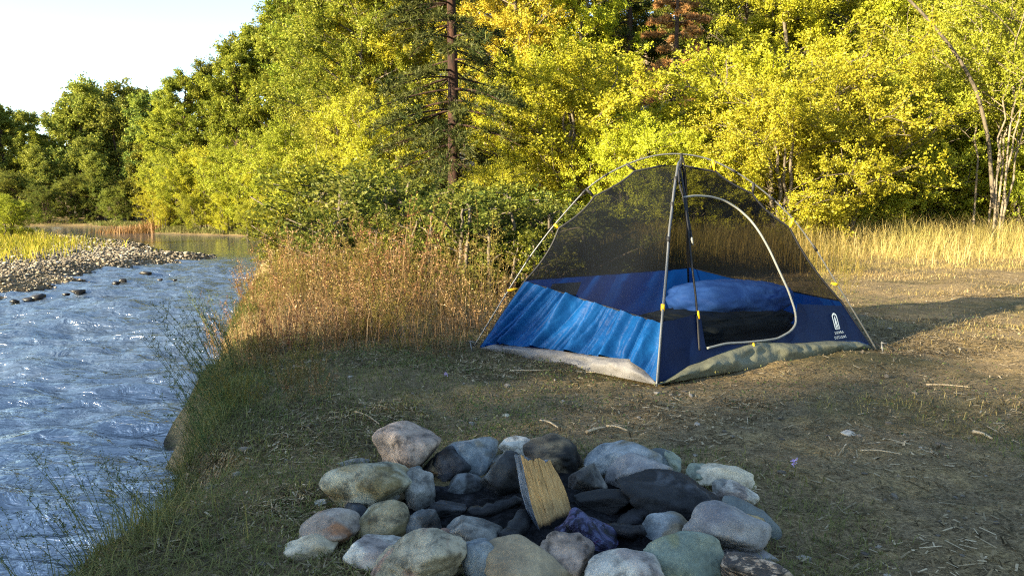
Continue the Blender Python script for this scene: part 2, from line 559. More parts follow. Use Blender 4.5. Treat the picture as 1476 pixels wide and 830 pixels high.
SM = {
    'pink': stone_mat('stone_pink', (0.181, 0.138, 0.110), (0.326, 0.250, 0.191), (0.135, 0.112, 0.096), .9),
    'olive': stone_mat('stone_olive', (0.127, 0.099, 0.041), (0.235, 0.198, 0.118), (0.272, 0.258, 0.184), .8),
    'grey': stone_mat('stone_grey', (0.127, 0.124, 0.110), (0.226, 0.215, 0.184), None, .7),
    'blue': stone_mat('stone_blue', (0.135, 0.155, 0.162), (0.263, 0.275, 0.266), (0.163, 0.129, 0.074), .5),
    'slate': stone_mat('stone_slate', (0.068, 0.081, 0.085), (0.118, 0.134, 0.125), None, .3, 0, 4),
    'teal': stone_mat('stone_teal', (0.145, 0.171, 0.133), (0.244, 0.258, 0.184), (0.181, 0.180, 0.096), .45),
    'white': stone_mat('stone_white', (0.326, 0.301, 0.251), (0.526, 0.473, 0.376), (0.226, 0.189, 0.162), .7),
    'cream': stone_mat('stone_cream', (0.326, 0.275, 0.184), (0.499, 0.430, 0.303), None, .4),
    'lilac': stone_mat('stone_lilac', (0.154, 0.146, 0.148), (0.272, 0.258, 0.235), None, .35, 0, 3),
    'tan': stone_mat('stone_tan', (0.209, 0.159, 0.096), (0.326, 0.250, 0.148), (0.172, 0.143, 0.096), .25, 0, 4),
    'rough': stone_mat('stone_rough', (0.181, 0.159, 0.107), (0.308, 0.267, 0.184), (0.235, 0.146, 0.103), .7, .35, 7),
    'iron': stone_mat('stone_iron', (0.218, 0.171, 0.133), (0.308, 0.258, 0.207), (0.272, 0.129, 0.062), .6),
    'char': stone_mat('stone_char', (.004, .004, .005), (.014, .015, .016), (.045, .048, .052), .8, 0, 8),
    'smoke': stone_mat('stone_smoke', (0.028, 0.030, 0.030), (0.108, 0.116, 0.115), (0.014, 0.013, 0.012), .8, 0, 6),
    'burnt': stone_mat('stone_burnt', (0.091, 0.072, 0.051), (0.198, 0.146, 0.081), (0.016, 0.015, 0.012), .7, 0, 6),
    'band': stone_mat('stone_band', (0.045, 0.039, 0.033), (0.091, 0.072, 0.059), None, .6, 0, 6, .7, (0.380, 0.284, 0.198)),
    'rust': stone_mat('stone_rust', (0.235, 0.163, 0.067), (0.362, 0.275, 0.140), None, .6),
    'wet': stone_mat('stone_wet', (0.013, 0.012, 0.012), (0.043, 0.040, 0.036), None, .6, 0, 5, .3),
}


def ico(sub):
    import bmesh
    bm = bmesh.new()
    bmesh.ops.create_icosphere(bm, subdivisions=sub, radius=1.0)
    co = np.array([v.co[:] for v in bm.verts]); fc = [[v.index for v in f.verts] for f in bm.faces]
    bm.free()
    return co, fc


ICO5 = ico(5); ICO2 = ico(2)


def stone_shape(seed, angular, ico_=None):
    co, fc = ico_ or ICO5
    r = np.random.default_rng(seed)
    angular = .22 + .78 * angular
    p = co.copy()
    off = r.uniform(0, 50, 3)
    rad = np.ones(len(p))
    k = 7 if angular > .5 else 5
    nrm = r.normal(size=(k + 5, 3)); nrm /= np.linalg.norm(nrm, axis=1, keepdims=True)
    dd = r.uniform(.48, .80, k + 5) if angular > .5 else r.uniform(.58, .92, k + 5)
    for n_, d_ in zip(nrm, dd):
        q = p @ n_
        lim = np.where(q > 1e-3, d_ / np.maximum(q, 1e-3), 9)
        sharp = 44 if angular > .5 else 18
        rad = -np.log(np.exp(-sharp * rad) + np.exp(-sharp * np.minimum(lim, 3))) / sharp
    rad *= 1 + .10 * (1 - .4 * angular) * fbm(*(p * 1.1 + off).T, octaves=2, seed=seed)
    rad *= 1 + (.024 + .045 * angular) * fbm(*(p * 3.5 + off).T, octaves=5, seed=seed + 5)
    p = p * rad[:, None]
    p /= np.abs(p).max(0)
    return p, fc


OFFS = {13: .08, 14: .05, 17: .10, 18: .06, 19: .08, 21: .04, 23: .05, 25: .06, 27: .05, 28: .06, 30: .10, 31: -.04, 33: .05, 32: .03, 48: .06, 40: .06, 42: .03, 46: .06}


GROW = 1.2


def gd(py):
    return at_z(738, py, 0.0).y


def make_stone(px, py, hw, hh, d, rot, ang, mk, label, seed, name='stone', deep=None, group='stones of the fire ring'):
    dz_ = OFFS.get(seed, 0.0)
    d = gd(py + hh * .72) + dz_
    c = at_y(px, py, d)
    s = d / FPX
    co, fc = stone_shape(seed, ang)
    hx, hz = hw * s * GROW, hh * s * GROW
    hy = (deep * s) if deep else (hx + hz) * .5
    co = co * np.array([hx, hy, hz])
    a = R(rot)
    m = np.array([[math.cos(a), 0, -math.sin(a)], [0, 1, 0], [math.sin(a), 0, math.cos(a)]])
    co = co @ m.T
    me = bpy.data.meshes.new(name)
    me.from_pydata(co.tolist(), [], fc)
    me.polygons.foreach_set('use_smooth', np.ones(len(fc), bool))
    me.update()
    o = link(name, me, SM[mk])
    o.location = c
    return tag(o, label, 'stone', group)


STONES = [
    (581, 647, 48, 39, 2.62, 8, 0, 'pink', 'big round speckled pinkish boulder perched highest on the ring', 11),
    (532, 703, 64, 36, 2.42, 4, 0, 'olive', 'large egg shaped olive brown stone below the round pink boulder', 12),
    (509, 674, 28, 13, 2.72, 6, 0, 'grey', 'flat grey stone tucked behind the olive egg shaped stone', 13),
    (468, 702, 9, 9, 2.5, 0, 0, 'blue', 'tiny bluish pebble at the rim of the olive egg shaped stone', 14),
    (463, 727, 13, 10, 2.38, 12, .4, 'white', 'small pale pebble in grass above the double humped pink stone', 15),
    (609, 708, 24, 30, 2.5, 5, .6, 'grey', 'blocky speckled grey stone between the olive stone and ash', 16),
    (650, 675, 28, 29, 2.72, -8, .3, 'char', 'sooty black stone with pale rim behind the blocky grey one', 17),
    (684, 658, 39, 30, 2.84, 0, .3, 'blue', 'wide blue grey stone with a brown end at the back', 18),
    (746, 650, 24, 17, 2.9, 3, .5, 'white', 'small frosty white stone at the back beside the log tip', 19),
    (727, 690, 30, 37, 2.64, -6, .5, 'smoke', 'tall dark bluish block leaning beside the split log', 20),
    (803, 658, 44, 26, 2.8, -18, .3, 'burnt', 'brown stone with scorched black patch behind the split log', 21),
    (845, 690, 27, 25, 2.55, 0, .4, 'white', 'rounded whitish stone next to the top of the log', 22),
    (899, 668, 50, 27, 2.8, 3, 0, 'blue', 'smooth pale blue oval stone at the back of the ring', 23),
    (924, 683, 46, 31, 2.64, 22, .9, 'lilac', 'pointed wedge of grey stone leaning before the pale blue oval', 24),
    (966, 674, 19, 20, 2.74, -10, 0, 'teal', 'greenish stone peeking out behind the pointed grey wedge', 25),
    (975, 718, 76, 31, 2.5, -4, .6, 'char', 'long soot blackened slab on the inner side of the ring', 26),
    (1016, 688, 36, 15, 2.66, -6, .5, 'teal', 'low grey green wedge beside the flat cream stone', 27),
    (1052, 691, 44, 21, 2.72, -14, .5, 'cream', 'flat cream coloured stone on the outer side of the ring', 28),
    (1055, 711, 33, 15, 2.58, -5, .5, 'white', 'white stone with dark notch under the flat cream one', 29),
    (1080, 752, 48, 32, 2.38, -25, .1, 'slate', 'smooth dark slate blue slab on the outer rim of the ring', 30),
    (1040, 758, 61, 33, 2.15, -5, .1, 'lilac', 'large smooth lavender grey stone resting on the slate slab', 31),
    (962, 765, 33, 25, 2.2, 5, .1, 'blue', 'blue grey stone with a dark patch beside the lavender one', 32),
    (1088, 768, 24, 28, 2.26, -20, .4, 'rust', 'yellowish stone sticking out beneath the lavender grey stone', 33),
    (986, 803, 56, 37, 1.96, -3, 0, 'teal', 'large round grey green stone in the front of the ring', 34),
    (908, 832, 58, 32, 1.8, 0, 0, 'white', 'white mottled boulder cut by the bottom edge of the picture', 35),
    (815, 803, 37, 31, 1.96, -8, .8, 'pink', 'angular pinkish grey stone in front of the purple carton', 36),
    (760, 817, 64, 31, 1.88, -22, 0, 'tan', 'smooth tan oblong stone slanting at the front of the ring', 37),
    (690, 803, 30, 36, 1.96, 25, .3, 'blue', 'bluish white stone between the tan oblong and rough boulder', 38),
    (606, 808, 66, 39, 1.95, 10, .9, 'rough', 'big rough tan grey boulder with reddish chipped corner', 39),
    (545, 803, 44, 28, 2.03, 0, .2, 'white', 'pale bluish white stone under the rough tan grey boulder', 40),
    (478, 764, 42, 25, 2.15, 3, .1, 'iron', 'double humped pink and rusty stone on the river side', 41),
    (453, 790, 36, 20, 2.1, -8, .3, 'cream', 'pale stone half buried beneath the double humped pink stone', 42),
    (551, 754, 38, 25, 2.27, 12, .1, 'olive', 'grey stone with ochre band beside the double humped one', 43),
    (612, 754, 24, 28, 2.32, -6, .6, 'smoke', 'dark grey cone shaped stone at the inner edge of the ash', 44),
    (674, 768, 45, 21, 2.26, -5, .5, 'grey', 'low flat grey stone half sunk in ash behind the front row', 45),
    (667, 705, 27, 20, 2.58, 0, .3, 'smoke', 'dim sooty stone lying inside the ring near the ash', 46),
    (1092, 824, 50, 28, 1.92, -12, .7, 'band', 'layered dark stone streaked with cream at the front corner', 47),
    (1083, 808, 40, 17, 2.02, -4, .3, 'lilac', 'mauve grey stone lying behind the layered dark stone', 48),
    (870, 722, 44, 22, 2.5, 5, .7, 'char', 'black charred lump between the log and the soot blackened slab', 49),
    (640, 738, 30, 14, 2.4, 5, .6, 'char', 'black charred lump beside the dark grey cone stone', 50),
]
for s in STONES:
    make_stone(*s)
rf_ = np.random.default_rng(401)
for k_ in range(34):
    a_ = rf_.uniform(0, 2 * np.pi)
    q_ = rf_.uniform(.80, 1.12)
    sx_, sy_ = PIT.x - .02 + .60 * q_ * math.cos(a_), PIT.y + .02 + .38 * q_ * math.sin(a_)
    rad_ = rf_.uniform(.022, .055)
    co, fc = stone_shape(500 + k_, .9)
    me = bpy.data.meshes.new('wedged_stone')
    me.from_pydata((co * np.array([rad_ * rf_.uniform(.9, 1.5), rad_, rad_ * rf_.uniform(.6, .9)])).tolist(), [], fc)
    me.polygons.foreach_set('use_smooth', np.ones(len(fc), bool))
    o = link('wedged_stone', me, SM[str(rf_.choice(['grey', 'rough', 'slate', 'pink', 'burnt', 'tan', 'char']))])
    o.location = (sx_, sy_, gz(sx_, sy_) + rad_ * .45)
    o.rotation_euler = (rf_.uniform(-.4, .4), rf_.uniform(-.4, .4), rf_.uniform(0, 6))
    tag(o, 'small broken stone wedged low between the big ring stones', 'stone', 'small broken stones in the fire ring')

# ash bed inside the ring
pc = at_z(790, 745, 0)
ang = np.linspace(0, 2 * np.pi, 49)[:-1]
rr = np.linspace(0, 1, 26)
A, Q = np.meshgrid(ang, rr, indexing='ij')
ax_, ay_ = pc.x + Q * np.cos(A) * .50, pc.y + .02 + Q * np.sin(A) * .34
az_ = ground_z(ax_, ay_) + 0.03 * (1 - Q ** 2) + 0.004 + 0.012 * fbm(ax_ * 14, ay_ * 14, octaves=4, seed=9) * (1 - Q ** 4) - .03 * (Q > .98)
i, j = np.meshgrid(np.arange(48), np.arange(25), indexing='ij')
q = np.stack([i * 26 + j, ((i + 1) % 48) * 26 + j, ((i + 1) % 48) * 26 + j + 1, i * 26 + j + 1], -1).reshape(-1, 4)
t = NT('ash')
geo = t.n('ShaderNodeNewGeometry')
f = t.noise(geo.outputs['Position'], 40, 6, .7); g = t.noise(geo.outputs['Position'], 9, 4)
col = t.mix(t.ramp(g, [(.45, (0, 0, 0)), (.65, (1, 1, 1))]), t.ramp(f, [(.4, (.003, .003, .0035)), (.7, (.014, .014, .015))]), t.ramp(f, [(.35, (.005, .005, .006)), (.65, (.06, .06, .065))]))
M['ash'] = t.done(t.principled(col, .95, t.bump(f, 1, .03), .1))
ash = link('ash', quads_mesh('ash', np.stack([ax_, ay_, az_], -1), q, True), M['ash'])
tag(ash, 'black and grey ash bed inside the stone fire ring', 'ash', kind='stuff')

# charred wood pieces
M['charcoal'] = stone_mat('charcoal', (.002, .002, .003), (.009, .009, .011), (.02, .022, .03), .7, .3, 12, .45)


def shard(px, py, d, ln, w, yaw, tilt, label, seed):
    r = np.random.default_rng(seed)
    mb = MB()
    x = np.linspace(-.5, .5, 14)
    pts = np.stack([x * ln, .012 * r.normal(size=14).cumsum() * .4, .004 * r.normal(size=14)], -1)
    mb.tube(pts, w * (1 - .5 * np.abs(x * 2) ** 3) * r.uniform(.8, 1.15, 14), 6)
    o = mb.build('charred_stick', M['charcoal'])
    o.location = at_y(px, py, gd(py + 12))
    o.rotation_euler = (0, R(-tilt), R(yaw))
    return tag(o, label, 'charcoal', 'charred wood in the fire ring')


shard(915, 750, 2.3, .20, .028, 20, 22, 'blue black charred branch end leaning on the ash by the blue grey stone', 1)
shard(890, 765, 2.2, .16, .022, -30, 8, 'short black charred stick beside the purple carton', 2)
shard(700, 735, 2.4, .22, .022, 15, 10, 'charred stick lying in ash below the tall dark block', 3)
shard(740, 765, 2.2, .18, .03, 70, 12, 'thick black charred stick at the foot of the split log', 4)

# split log standing in the pit
t = NT('split_wood')
tc = t.n('ShaderNodeTexCoord')
mp = t.n('ShaderNodeMapping'); mp.inputs['Scale'].default_value = (1, 1, .12)
t.lk(tc.outputs['Object'], mp.inputs[0])
f = t.noise(mp.outputs[0], 170, 8, .75, .3); g = t.noise(tc.outputs['Object'], 16, 6, .7)
col = t.ramp(f, [(.3, (.30, .165, .06)), (.5, (.47, .285, .115)), (.7, (.60, .41, .19))])
col = t.mix(t.ramp(g, [(.5, (0, 0, 0)), (.72, (.6, .6, .6))]), col, (.25, .17, .09))
sx = t.n('ShaderNodeSeparateXYZ'); t.lk(tc.outputs['Object'], sx.inputs[0])
ch = t.math('ADD', t.math('MULTIPLY', sx.outputs[2], 5), t.math('MULTIPLY', g, .35))
burn = t.ramp(t.math('ADD', ch, .62), [(.56, (1, 1, 1)), (.66, (0, 0, 0))])
tan_ = t.mix(burn, col, (.006, .006, .007))
M['split_wood'] = t.done(t.principled(tan_, .85, t.bump(f, .45, .01), .15))
t = NT('log_side')
tc = t.n('ShaderNodeTexCoord')
mp = t.n('ShaderNodeMapping'); mp.inputs['Scale'].default_value = (1, 1, .1)
t.lk(tc.outputs['Object'], mp.inputs[0])
f = t.noise(mp.outputs[0], 70, 6, .7)
M['log_side'] = t.done(t.principled(t.ramp(f, [(.35, (.025, .028, .034)), (.52, (.11, .13, .155)), (.68, (.28, .30, .33))]), .8, t.bump(f, .8, .012), .2))
log = thing('split_log', 'split firewood log with tan inner face standing charred in the fire ring', 'firewood', at_y(791, 728, 2.09))


def log_part(name, poly, mat, L=.28, nz=24, inset=0.0):
    """extruded cross-section between polyline points, ragged along its length"""
    poly = np.array(poly)
    k = len(poly)
    zz = np.linspace(-.5, .5, nz) * L
    co = np.zeros((k, nz, 3))
    for b, z in enumerate(zz):
        sc = 1.22 - .34 * (b / nz) ** 2 + .03 * math.sin(b * .5)
        co[:, b, :2] = poly * sc
        co[:, b, 2] = z
    co[:, :, 1] += .0020 * fbm(np.arange(k)[:, None] * .55 + 0 * zz[None], zz[None] * 9 + 0 * np.arange(k)[:, None], octaves=3, seed=14)
    co[:, -1, 2] += .006 * fbm(np.arange(k) * .3, np.arange(k) * 0., octaves=3, seed=15)
    co[:, :, 0] += .004 * vnoise(np.arange(k)[:, None] * 1.7 + 0 * zz[None], zz[None] * 14 + 0 * np.arange(k)[:, None], seed=4)
    co[:, :, 2] += (np.linspace(0, 1, nz) ** 3)[None] * (-.030 * poly[:, 0] / .06)[:, None]
    return quads_mesh(name, co, grid_quads(k, nz)), co


cross_split = [(-.048 + .105 * s, -.02 - .012 * math.sin(s * 3.1) + .035 * s) for s in np.linspace(0, 1, 44)]
cross_side = [(-.048 - .022 * math.sin(s * 2.2) * 1.0 + .03 * s, -.02 + .085 * s) for s in np.linspace(0, 1, 10)]
end_side = cross_side[-1]; end_split = cross_split[-1]
cross_bark = [(end_split[0] * (1 - s) + end_side[0] * s + .03 * math.sin(s * math.pi) * .7, end_split[1] * (1 - s) + end_side[1] * s + .035 * math.sin(s * math.pi)) for s in np.linspace(0, 1, 12)]
mesh_, co_split = log_part('split_face', cross_split, None)
o1 = link('split_face', mesh_, M['split_wood'], log)
mesh_, co_side = log_part('charred_side', cross_side, None)
o2 = link('charred_side', mesh_, M['log_side'], log)
mesh_, co_bark = log_part('bark', cross_bark, None)
o3 = link('bark', mesh_, M['bark_dark'], log)
ring_top = np.vstack([co_split[:, -1], co_bark[1:, -1], co_side[::-1][1:-1, -1]])
cen = ring_top.mean(0)
n_ = len(ring_top)
me = bpy.data.meshes.new('log_end')
me.from_pydata([tuple(cen + np.array([0, 0, -.006]))] + [tuple(v + np.array([0, 0, .0005])) for v in ring_top], [], [(0, a + 1, (a + 1) % n_ + 1) for a in range(n_)])
link('log_end', me, M['log_side'], log)
log.rotation_euler = (R(-16), R(-13), R(20))

# purple carton
t = NT('carton')
tc = t.n('ShaderNodeTexCoord')
f = t.noise(tc.outputs['Object'], 22, 5, .6, 1.2); g = t.noise(tc.outputs['Object'], 70, 3)
col = t.ramp(f, [(.36, (.005, .005, .008)), (.46, (.018, .016, .045)), (.55, (.075, .085, .16)), (.64, (.07, .02, .08)), (.75, (.012, .010, .02))])
M['carton'] = t.done(t.principled(col, .6, t.bump(g, .6, .015), .3))
co, fc = ico(4)
co = np.sign(co) * np.abs(co) ** .45
co = co / np.abs(co).max(0) * np.array([.085, .045, .052])
co = co * (1 + .13 * fbm(*(co * 28).T, octaves=3, seed=44))[:, None]
me = bpy.data.meshes.new('crumpled_carton'); me.from_pydata(co.tolist(), [], fc)
o = link('crumpled_carton', me, M['carton'])
o.location = at_y(848, 778, 2.0); o.rotation_euler = (R(10), R(32), R(-10))
tag(o, 'crumpled half burnt purple carton beside the split log', 'carton')

# ------------------------------------------------------------------ tent
TF = at_z(947, 556, 0.0); TL = at_z(690, 504, 0.0); TR = at_z(1257, 502, 0.0)
TC = (TL + TR) / 2
TB = TL + TR - TF
DY = TC.y


def prof(pts):
    """pixel profile of the wide arch -> (distance from centre / half width, height)"""
    out = []
    half = (TR - TL).length / 2
    for px, py in pts:
        v = at_y(px, py, DY)
        out.append(((v - Vector((TC.x, TC.y, v.z))).xy.length / half, v.z))
    out.sort()
    return np.array(out)


CAN_L = prof([(689, 506), (756, 405), (805, 329), (856, 283), (916, 245), (960, 238)])
CAN_R = prof([(1256, 503), (1215, 436), (1139, 328), (1085, 279), (1030, 245), (985, 240)])
POLE_L = [(678, 507), (706, 462), (733, 418), (765, 368), (798, 325), (846, 271), (876, 250), (907, 235), (937, 225), (967, 221)]
POLE_R = [(967, 221), (998, 223), (1028, 231), (1060, 247), (1090, 267), (1118, 290), (1146, 318), (1178, 362), (1206, 409), (1236, 458), (1264, 505)]
hz = np.linspace(0, 1, 200)


def smooth_prof(P):
    zt = P[:, 1].max()
    return P, zt


ZTOP = 1.175


def r_of_z(z, which):
    z = np.asarray(z, float)
    P = {'L': CAN_L, 'R': CAN_R}.get(which)
    if P is None:
        P = (CAN_L + CAN_R) / 2
    zz = np.concatenate([[0.0], P[::-1, 1][1:], [ZTOP]])
    rr = np.concatenate([[1.0], P[::-1, 0][1:], [0.0]])
    base_ = np.interp(z, zz, rr)
    k_ = np.clip(np.searchsorted(zz, z, side='right') - 1, 0, len(zz) - 2)
    tt_ = np.clip((z - zz[k_]) / (zz[k_ + 1] - zz[k_] + 1e-6), 0, 1)
    return np.clip(base_ - .022 * 4 * tt_ * (1 - tt_) * (k_ > 0), 0, 1)


CORN = {'L': TL, 'F': TF, 'R': TR, 'B': TB}


def ridge(k, z):
    z = np.asarray(z, float)
    r = r_of_z(z, k)
    c = CORN[k]
    return np.stack([TC.x + (c.x - TC.x) * r, TC.y + (c.y - TC.y) * r, z], -1)


def wall_pt(ka, kb, s, z, sag=.05):
    s = np.asarray(s, float)[..., None]
    a, b = ridge(ka, z), ridge(kb, z)
    p = a * (1 - s) + b * s
    mid = np.array([TC.x, TC.y, 0]) - p
    mid[..., 2] = 0
    k = sag * 4 * s * (1 - s) * np.clip(1 - np.asarray(z, float) / ZTOP, 0, 1)[..., None] * np.clip(np.asarray(z, float) / .25, 0, 1)[..., None]
    return p + mid * k


def fabric_mat(name, c, rough=.45, trans=.35, wr=.3, c2=None, scale=60):
    t = NT(name)
    tc = t.n('ShaderNodeTexCoord')
    f = t.noise(tc.outputs['Object'], 7, 4, .55, .5); g = t.noise(tc.outputs['Object'], scale, 3)
    col = t.ramp(f, [(.3, tuple(v * .8 for v in c)), (.7, c2 or tuple(v * 1.15 for v in c))])
    nb = t.bump(g, .15, .004, t.bump(f, wr, .03))
    pr = t.principled(col, rough, nb, .14)
    tr = t.n('ShaderNodeBsdfTranslucent'); t.lk(col, tr.inputs[0])
    mx = t.n('ShaderNodeMixShader'); mx.inputs[0].default_value = trans
    t.lk(pr, mx.inputs[1]); t.lk(tr.outputs[0], mx.inputs[2])
    return t.done(mx.outputs[0])


def mesh_mat(name, alpha, c):
    t = NT(name)
    d = t.n('ShaderNodeBsdfDiffuse'); d.inputs[0].default_value = (*c, 1)
    tp = t.n('ShaderNodeBsdfTransparent')
    mx = t.n('ShaderNodeMixShader'); mx.inputs[0].default_value = alpha
    t.lk(tp.outputs[0], mx.inputs[1]); t.lk(d.outputs[0], mx.inputs[2])
    return t.done(mx.outputs[0])


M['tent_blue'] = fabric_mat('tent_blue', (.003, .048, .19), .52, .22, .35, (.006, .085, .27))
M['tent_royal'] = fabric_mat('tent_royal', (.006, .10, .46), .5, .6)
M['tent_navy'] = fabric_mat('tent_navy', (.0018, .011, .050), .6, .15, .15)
M['tub_white'] = fabric_mat('tub_white', (.20, .19, .185), .6, .1, .5)
M['tub_olive'] = fabric_mat('tub_olive', (.15, .15, .105), .6, .1, .5)
M['mesh'] = mesh_mat('tent_mesh', .62, (.006, .007, .009))
M['black_trim'] = (lambda t: t.done(t.principled((.012, .012, .014), .6)))(NT('black_trim'))
M['pole'] = (lambda t: t.done(t.principled((.15, .15, .145), .4, None, .5, .5)))(NT('pole_metal'))
M['piping'] = (lambda t: t.done(t.principled((.20, .205, .19), .6)))(NT('piping'))
M['yellow'] = (lambda t: t.done(t.principled((.75, .42, .01), .5)))(NT('yellow_plastic'))
M['print'] = (lambda t: t.done(t.principled((.72, .75, .70), .7)))(NT('white_print'))

tent = thing('tent', 'blue dome tent with dark mesh canopy pitched at the river bank camp', 'tent', TC)


def put(o):
    """geometry was written in world space: hang it on the tent root"""
    o.parent = tent
    o.matrix_parent_inverse = Matrix.Translation(-TC)
    return o


def wall_zone(ka, kb, zlo, zhi, ns, nz, name, mat, wr=None, off=0.0, sag=.05, smooth=True):
    s = np.linspace(0, 1, ns)
    lo, hi = zlo(s), zhi(s)
    v = np.linspace(0, 1, nz)
    Z = lo[:, None] * (1 - v) + hi[:, None] * v
    S = np.repeat(s[:, None], nz, 1)
    P = wall_pt(ka, kb, S, Z, sag)
    a, b = CORN[ka], CORN[kb]
    nrm = np.array([(b.y - a.y), -(b.x - a.x), 0.0]); nrm /= np.linalg.norm(nrm)
    mid = np.array([(a.x + b.x) / 2 - TC.x, (a.y + b.y) / 2 - TC.y, 0])
    if nrm @ mid < 0:
        nrm = -nrm
    nrm = nrm + np.array([0, 0, .45])
    d = off + (wr(S, Z, v[None] + 0 * S) if wr is not None else 0)
    P = P + nrm * np.asarray(d)[..., None] if np.ndim(d) else P + nrm * d
    me = quads_mesh(name, P, grid_quads(ns, nz), smooth)
    return put(link(name, me, mat))


def f_interp(xs, ys):
    return lambda s: np.interp(s, xs, ys)


zero = lambda s: 0 * s + .004
top = lambda s: 0 * s + ZTOP
# F -> L wall (sunny side). s=0 at the front corner
fl_tub = f_interp([0, .06, .14, .3, .6, .92, 1], [.012, .06, .10, .085, .075, .05, .012])
fl_split = f_interp([0, .04, .5, .96, 1], [.30, .305, .365, .435, .44])


def wr_blue(S, Z, v):
    u = S * 19 + (Z - .2) * 6.0
    a = np.abs(vnoise(u, Z * 1.3, seed=61)) ** .8
    b = np.abs(vnoise(u * 2.2 + 4, Z * 3, seed=62)) ** .9
    c = fbm(S * 30, Z * 34, octaves=3, seed=63)
    lowl = sstep(.55, .95, S) * sstep(.22, .03, Z)
    edge = np.clip(np.minimum(S, 1 - S) / .06, 0, 1)
    big = .030 * np.exp(-((np.mod(S * 5.3 + (Z - .2) * 1.6 + .25 * vnoise(S * 3, Z * 3, seed=65), 1) - .5) / .13) ** 2)
    fold = .05 * np.exp(-((S - .2 - (Z - .05) * .1) / .03) ** 2) * sstep(.22, .02, Z)
    return edge * (big * 1.4 + .050 * (a - .3) + .020 * (b - .3) + .0022 * c * (1 + lowl * 4) - fold) + .004


def wr_tub(S, Z, v):
    return np.clip(np.minimum(S, 1 - S) / .05, 0, 1) * np.sin(v * np.pi) * (.03 + .02 * vnoise(S * 14, v * 2, seed=71) + .008 * fbm(S * 40, v * 5, octaves=2, seed=72)) + .002


wall_zone('F', 'L', zero, fl_tub, 90, 12, 'floor_tub', M['tub_white'], wr_tub)
wall_zone('F', 'L', fl_tub, fl_split, 260, 90, 'side_panel', M['tent_blue'], wr_blue)
wall_zone('F', 'L', fl_split, top, 40, 40, 'mesh_panel', M['mesh'])
# F -> R wall (door side)
fr_tub = f_interp([0, .03, .12, .3, .45, .62, .8, .95, 1], [.008, .02, .07, .115, .14, .10, .085, .055, .02])


def px_wall(px, py, ka, kb, sag=.05):
    """(s, z) of the wall point seen at a pixel"""
    d = ray(px, py)
    s, z, y = .5, .5, 4.3
    best = None
    for zz in np.linspace(.0, ZTOP, 240):
        ss = np.linspace(0, 1, 121)
        P = wall_pt(ka, kb, ss, 0 * ss + zz, sag)
        q = (P - np.array([0, 0, CAM_H]))
        u = q[:, 0] / q[:, 1] - d.x / d.y
        w = q[:, 2] / q[:, 1] - d.z / d.y
        e = u * u + w * w
        i_ = int(e.argmin())
        if best is None or e[i_] < best[0]:
            best = (e[i_], ss[i_], zz)
    return best[1], best[2]


zip_px = [(984, 286), (1000, 283), (1022, 284), (1044, 290), (1062, 302), (1080, 318), (1094, 338), (1108, 362), (1122, 392), (1134, 420), (1144, 448), (1146, 466),
          (1138, 478), (1120, 488), (1100, 492), (1072, 494), (1044, 496), (1018, 502)]
zip_sz = [px_wall(x, y, 'F', 'R') for x, y in zip_px]
low = [(s_, z_) for s_, z_ in zip_sz[11:]][::-1]
s_l = px_wall(1006, 470, 'F', 'R')
s_r = px_wall(1149, 440, 'F', 'R')
xs = [0, .05, low[0][0] - .012] + [a for a, b in low] + [max(low[-1][0] + .012, s_r[0])] + [.96, 1]
ys = [.31, .31, .33] + [b for a, b in low] + [s_r[1] + .01] + [.285, .28]
order = np.argsort(xs)
fr_split = f_interp(np.array(xs)[order], np.array(ys)[order])
wr_navy = lambda S, Z, v: .006 * vnoise(S * 16 + Z * 4, Z * 2, seed=81) + .004
wall_zone('F', 'R', zero, fr_tub, 110, 12, 'floor_tub', M['tub_olive'], wr_tub)
wall_zone('F', 'R', fr_tub, fr_split, 320, 40, 'lower_panel', M['tent_navy'], wr_navy)
wall_zone('F', 'R', fr_split, top, 160, 40, 'door_mesh', M['mesh'])
# back walls
bl_split = f_interp([0, 1], [.46, .45]); br_split = f_interp([0, 1], [.47, .31])
wall_zone('B', 'L', zero, bl_split, 60, 20, 'back_panel', M['tent_royal'], wr_navy)
wall_zone('B', 'L', bl_split, top, 30, 30, 'back_mesh', M['mesh'])
wall_zone('B', 'R', zero, br_split, 60, 20, 'back_panel', M['tent_royal'], wr_navy)
wall_zone('B', 'R', br_split, top, 30, 30, 'back_mesh', M['mesh'])
# tent floor
me = bpy.data.meshes.new('tent_floor')
me.from_pydata([(v.x, v.y, .022) for v in (TF, TR, TB, TL)], [], [(0, 1, 2, 3)])
put(link('tent_floor', me, M['tent_navy']))
# ridge seams
for k in 'LRFB':
    zz = np.linspace(.01, ZTOP, 60)
    mb = MB(); mb.tube(ridge(k, zz), .007, 6)
    put(mb.build('seam', M['black_trim'], None, True))
# seam where fabric meets mesh
for ka, kb, fn in (('F', 'L', fl_split), ('B', 'L', bl_split), ('B', 'R', br_split)):
    s = np.linspace(.005, .995, 60)
    mb = MB(); mb.tube(wall_pt(ka, kb, s, fn(s)) + np.array([0, 0, .002]), .0045, 4)
    put(mb.build('binding', M['black_trim']))


# poles
def smooth_path(pts, n=60):
    pts = np.array(pts, float)
    tt = np.concatenate([[0], np.cumsum(np.linalg.norm(np.diff(pts, axis=0), axis=1))])
    u = np.linspace(0, tt[-1], n)
    out = np.stack([np.interp(u, tt, pts[:, i]) for i in range(3)], -1)
    for _ in range(3):
        out[1:-1] = out[1:-1] * .5 + (out[:-2] + out[2:]) * .25
    return out


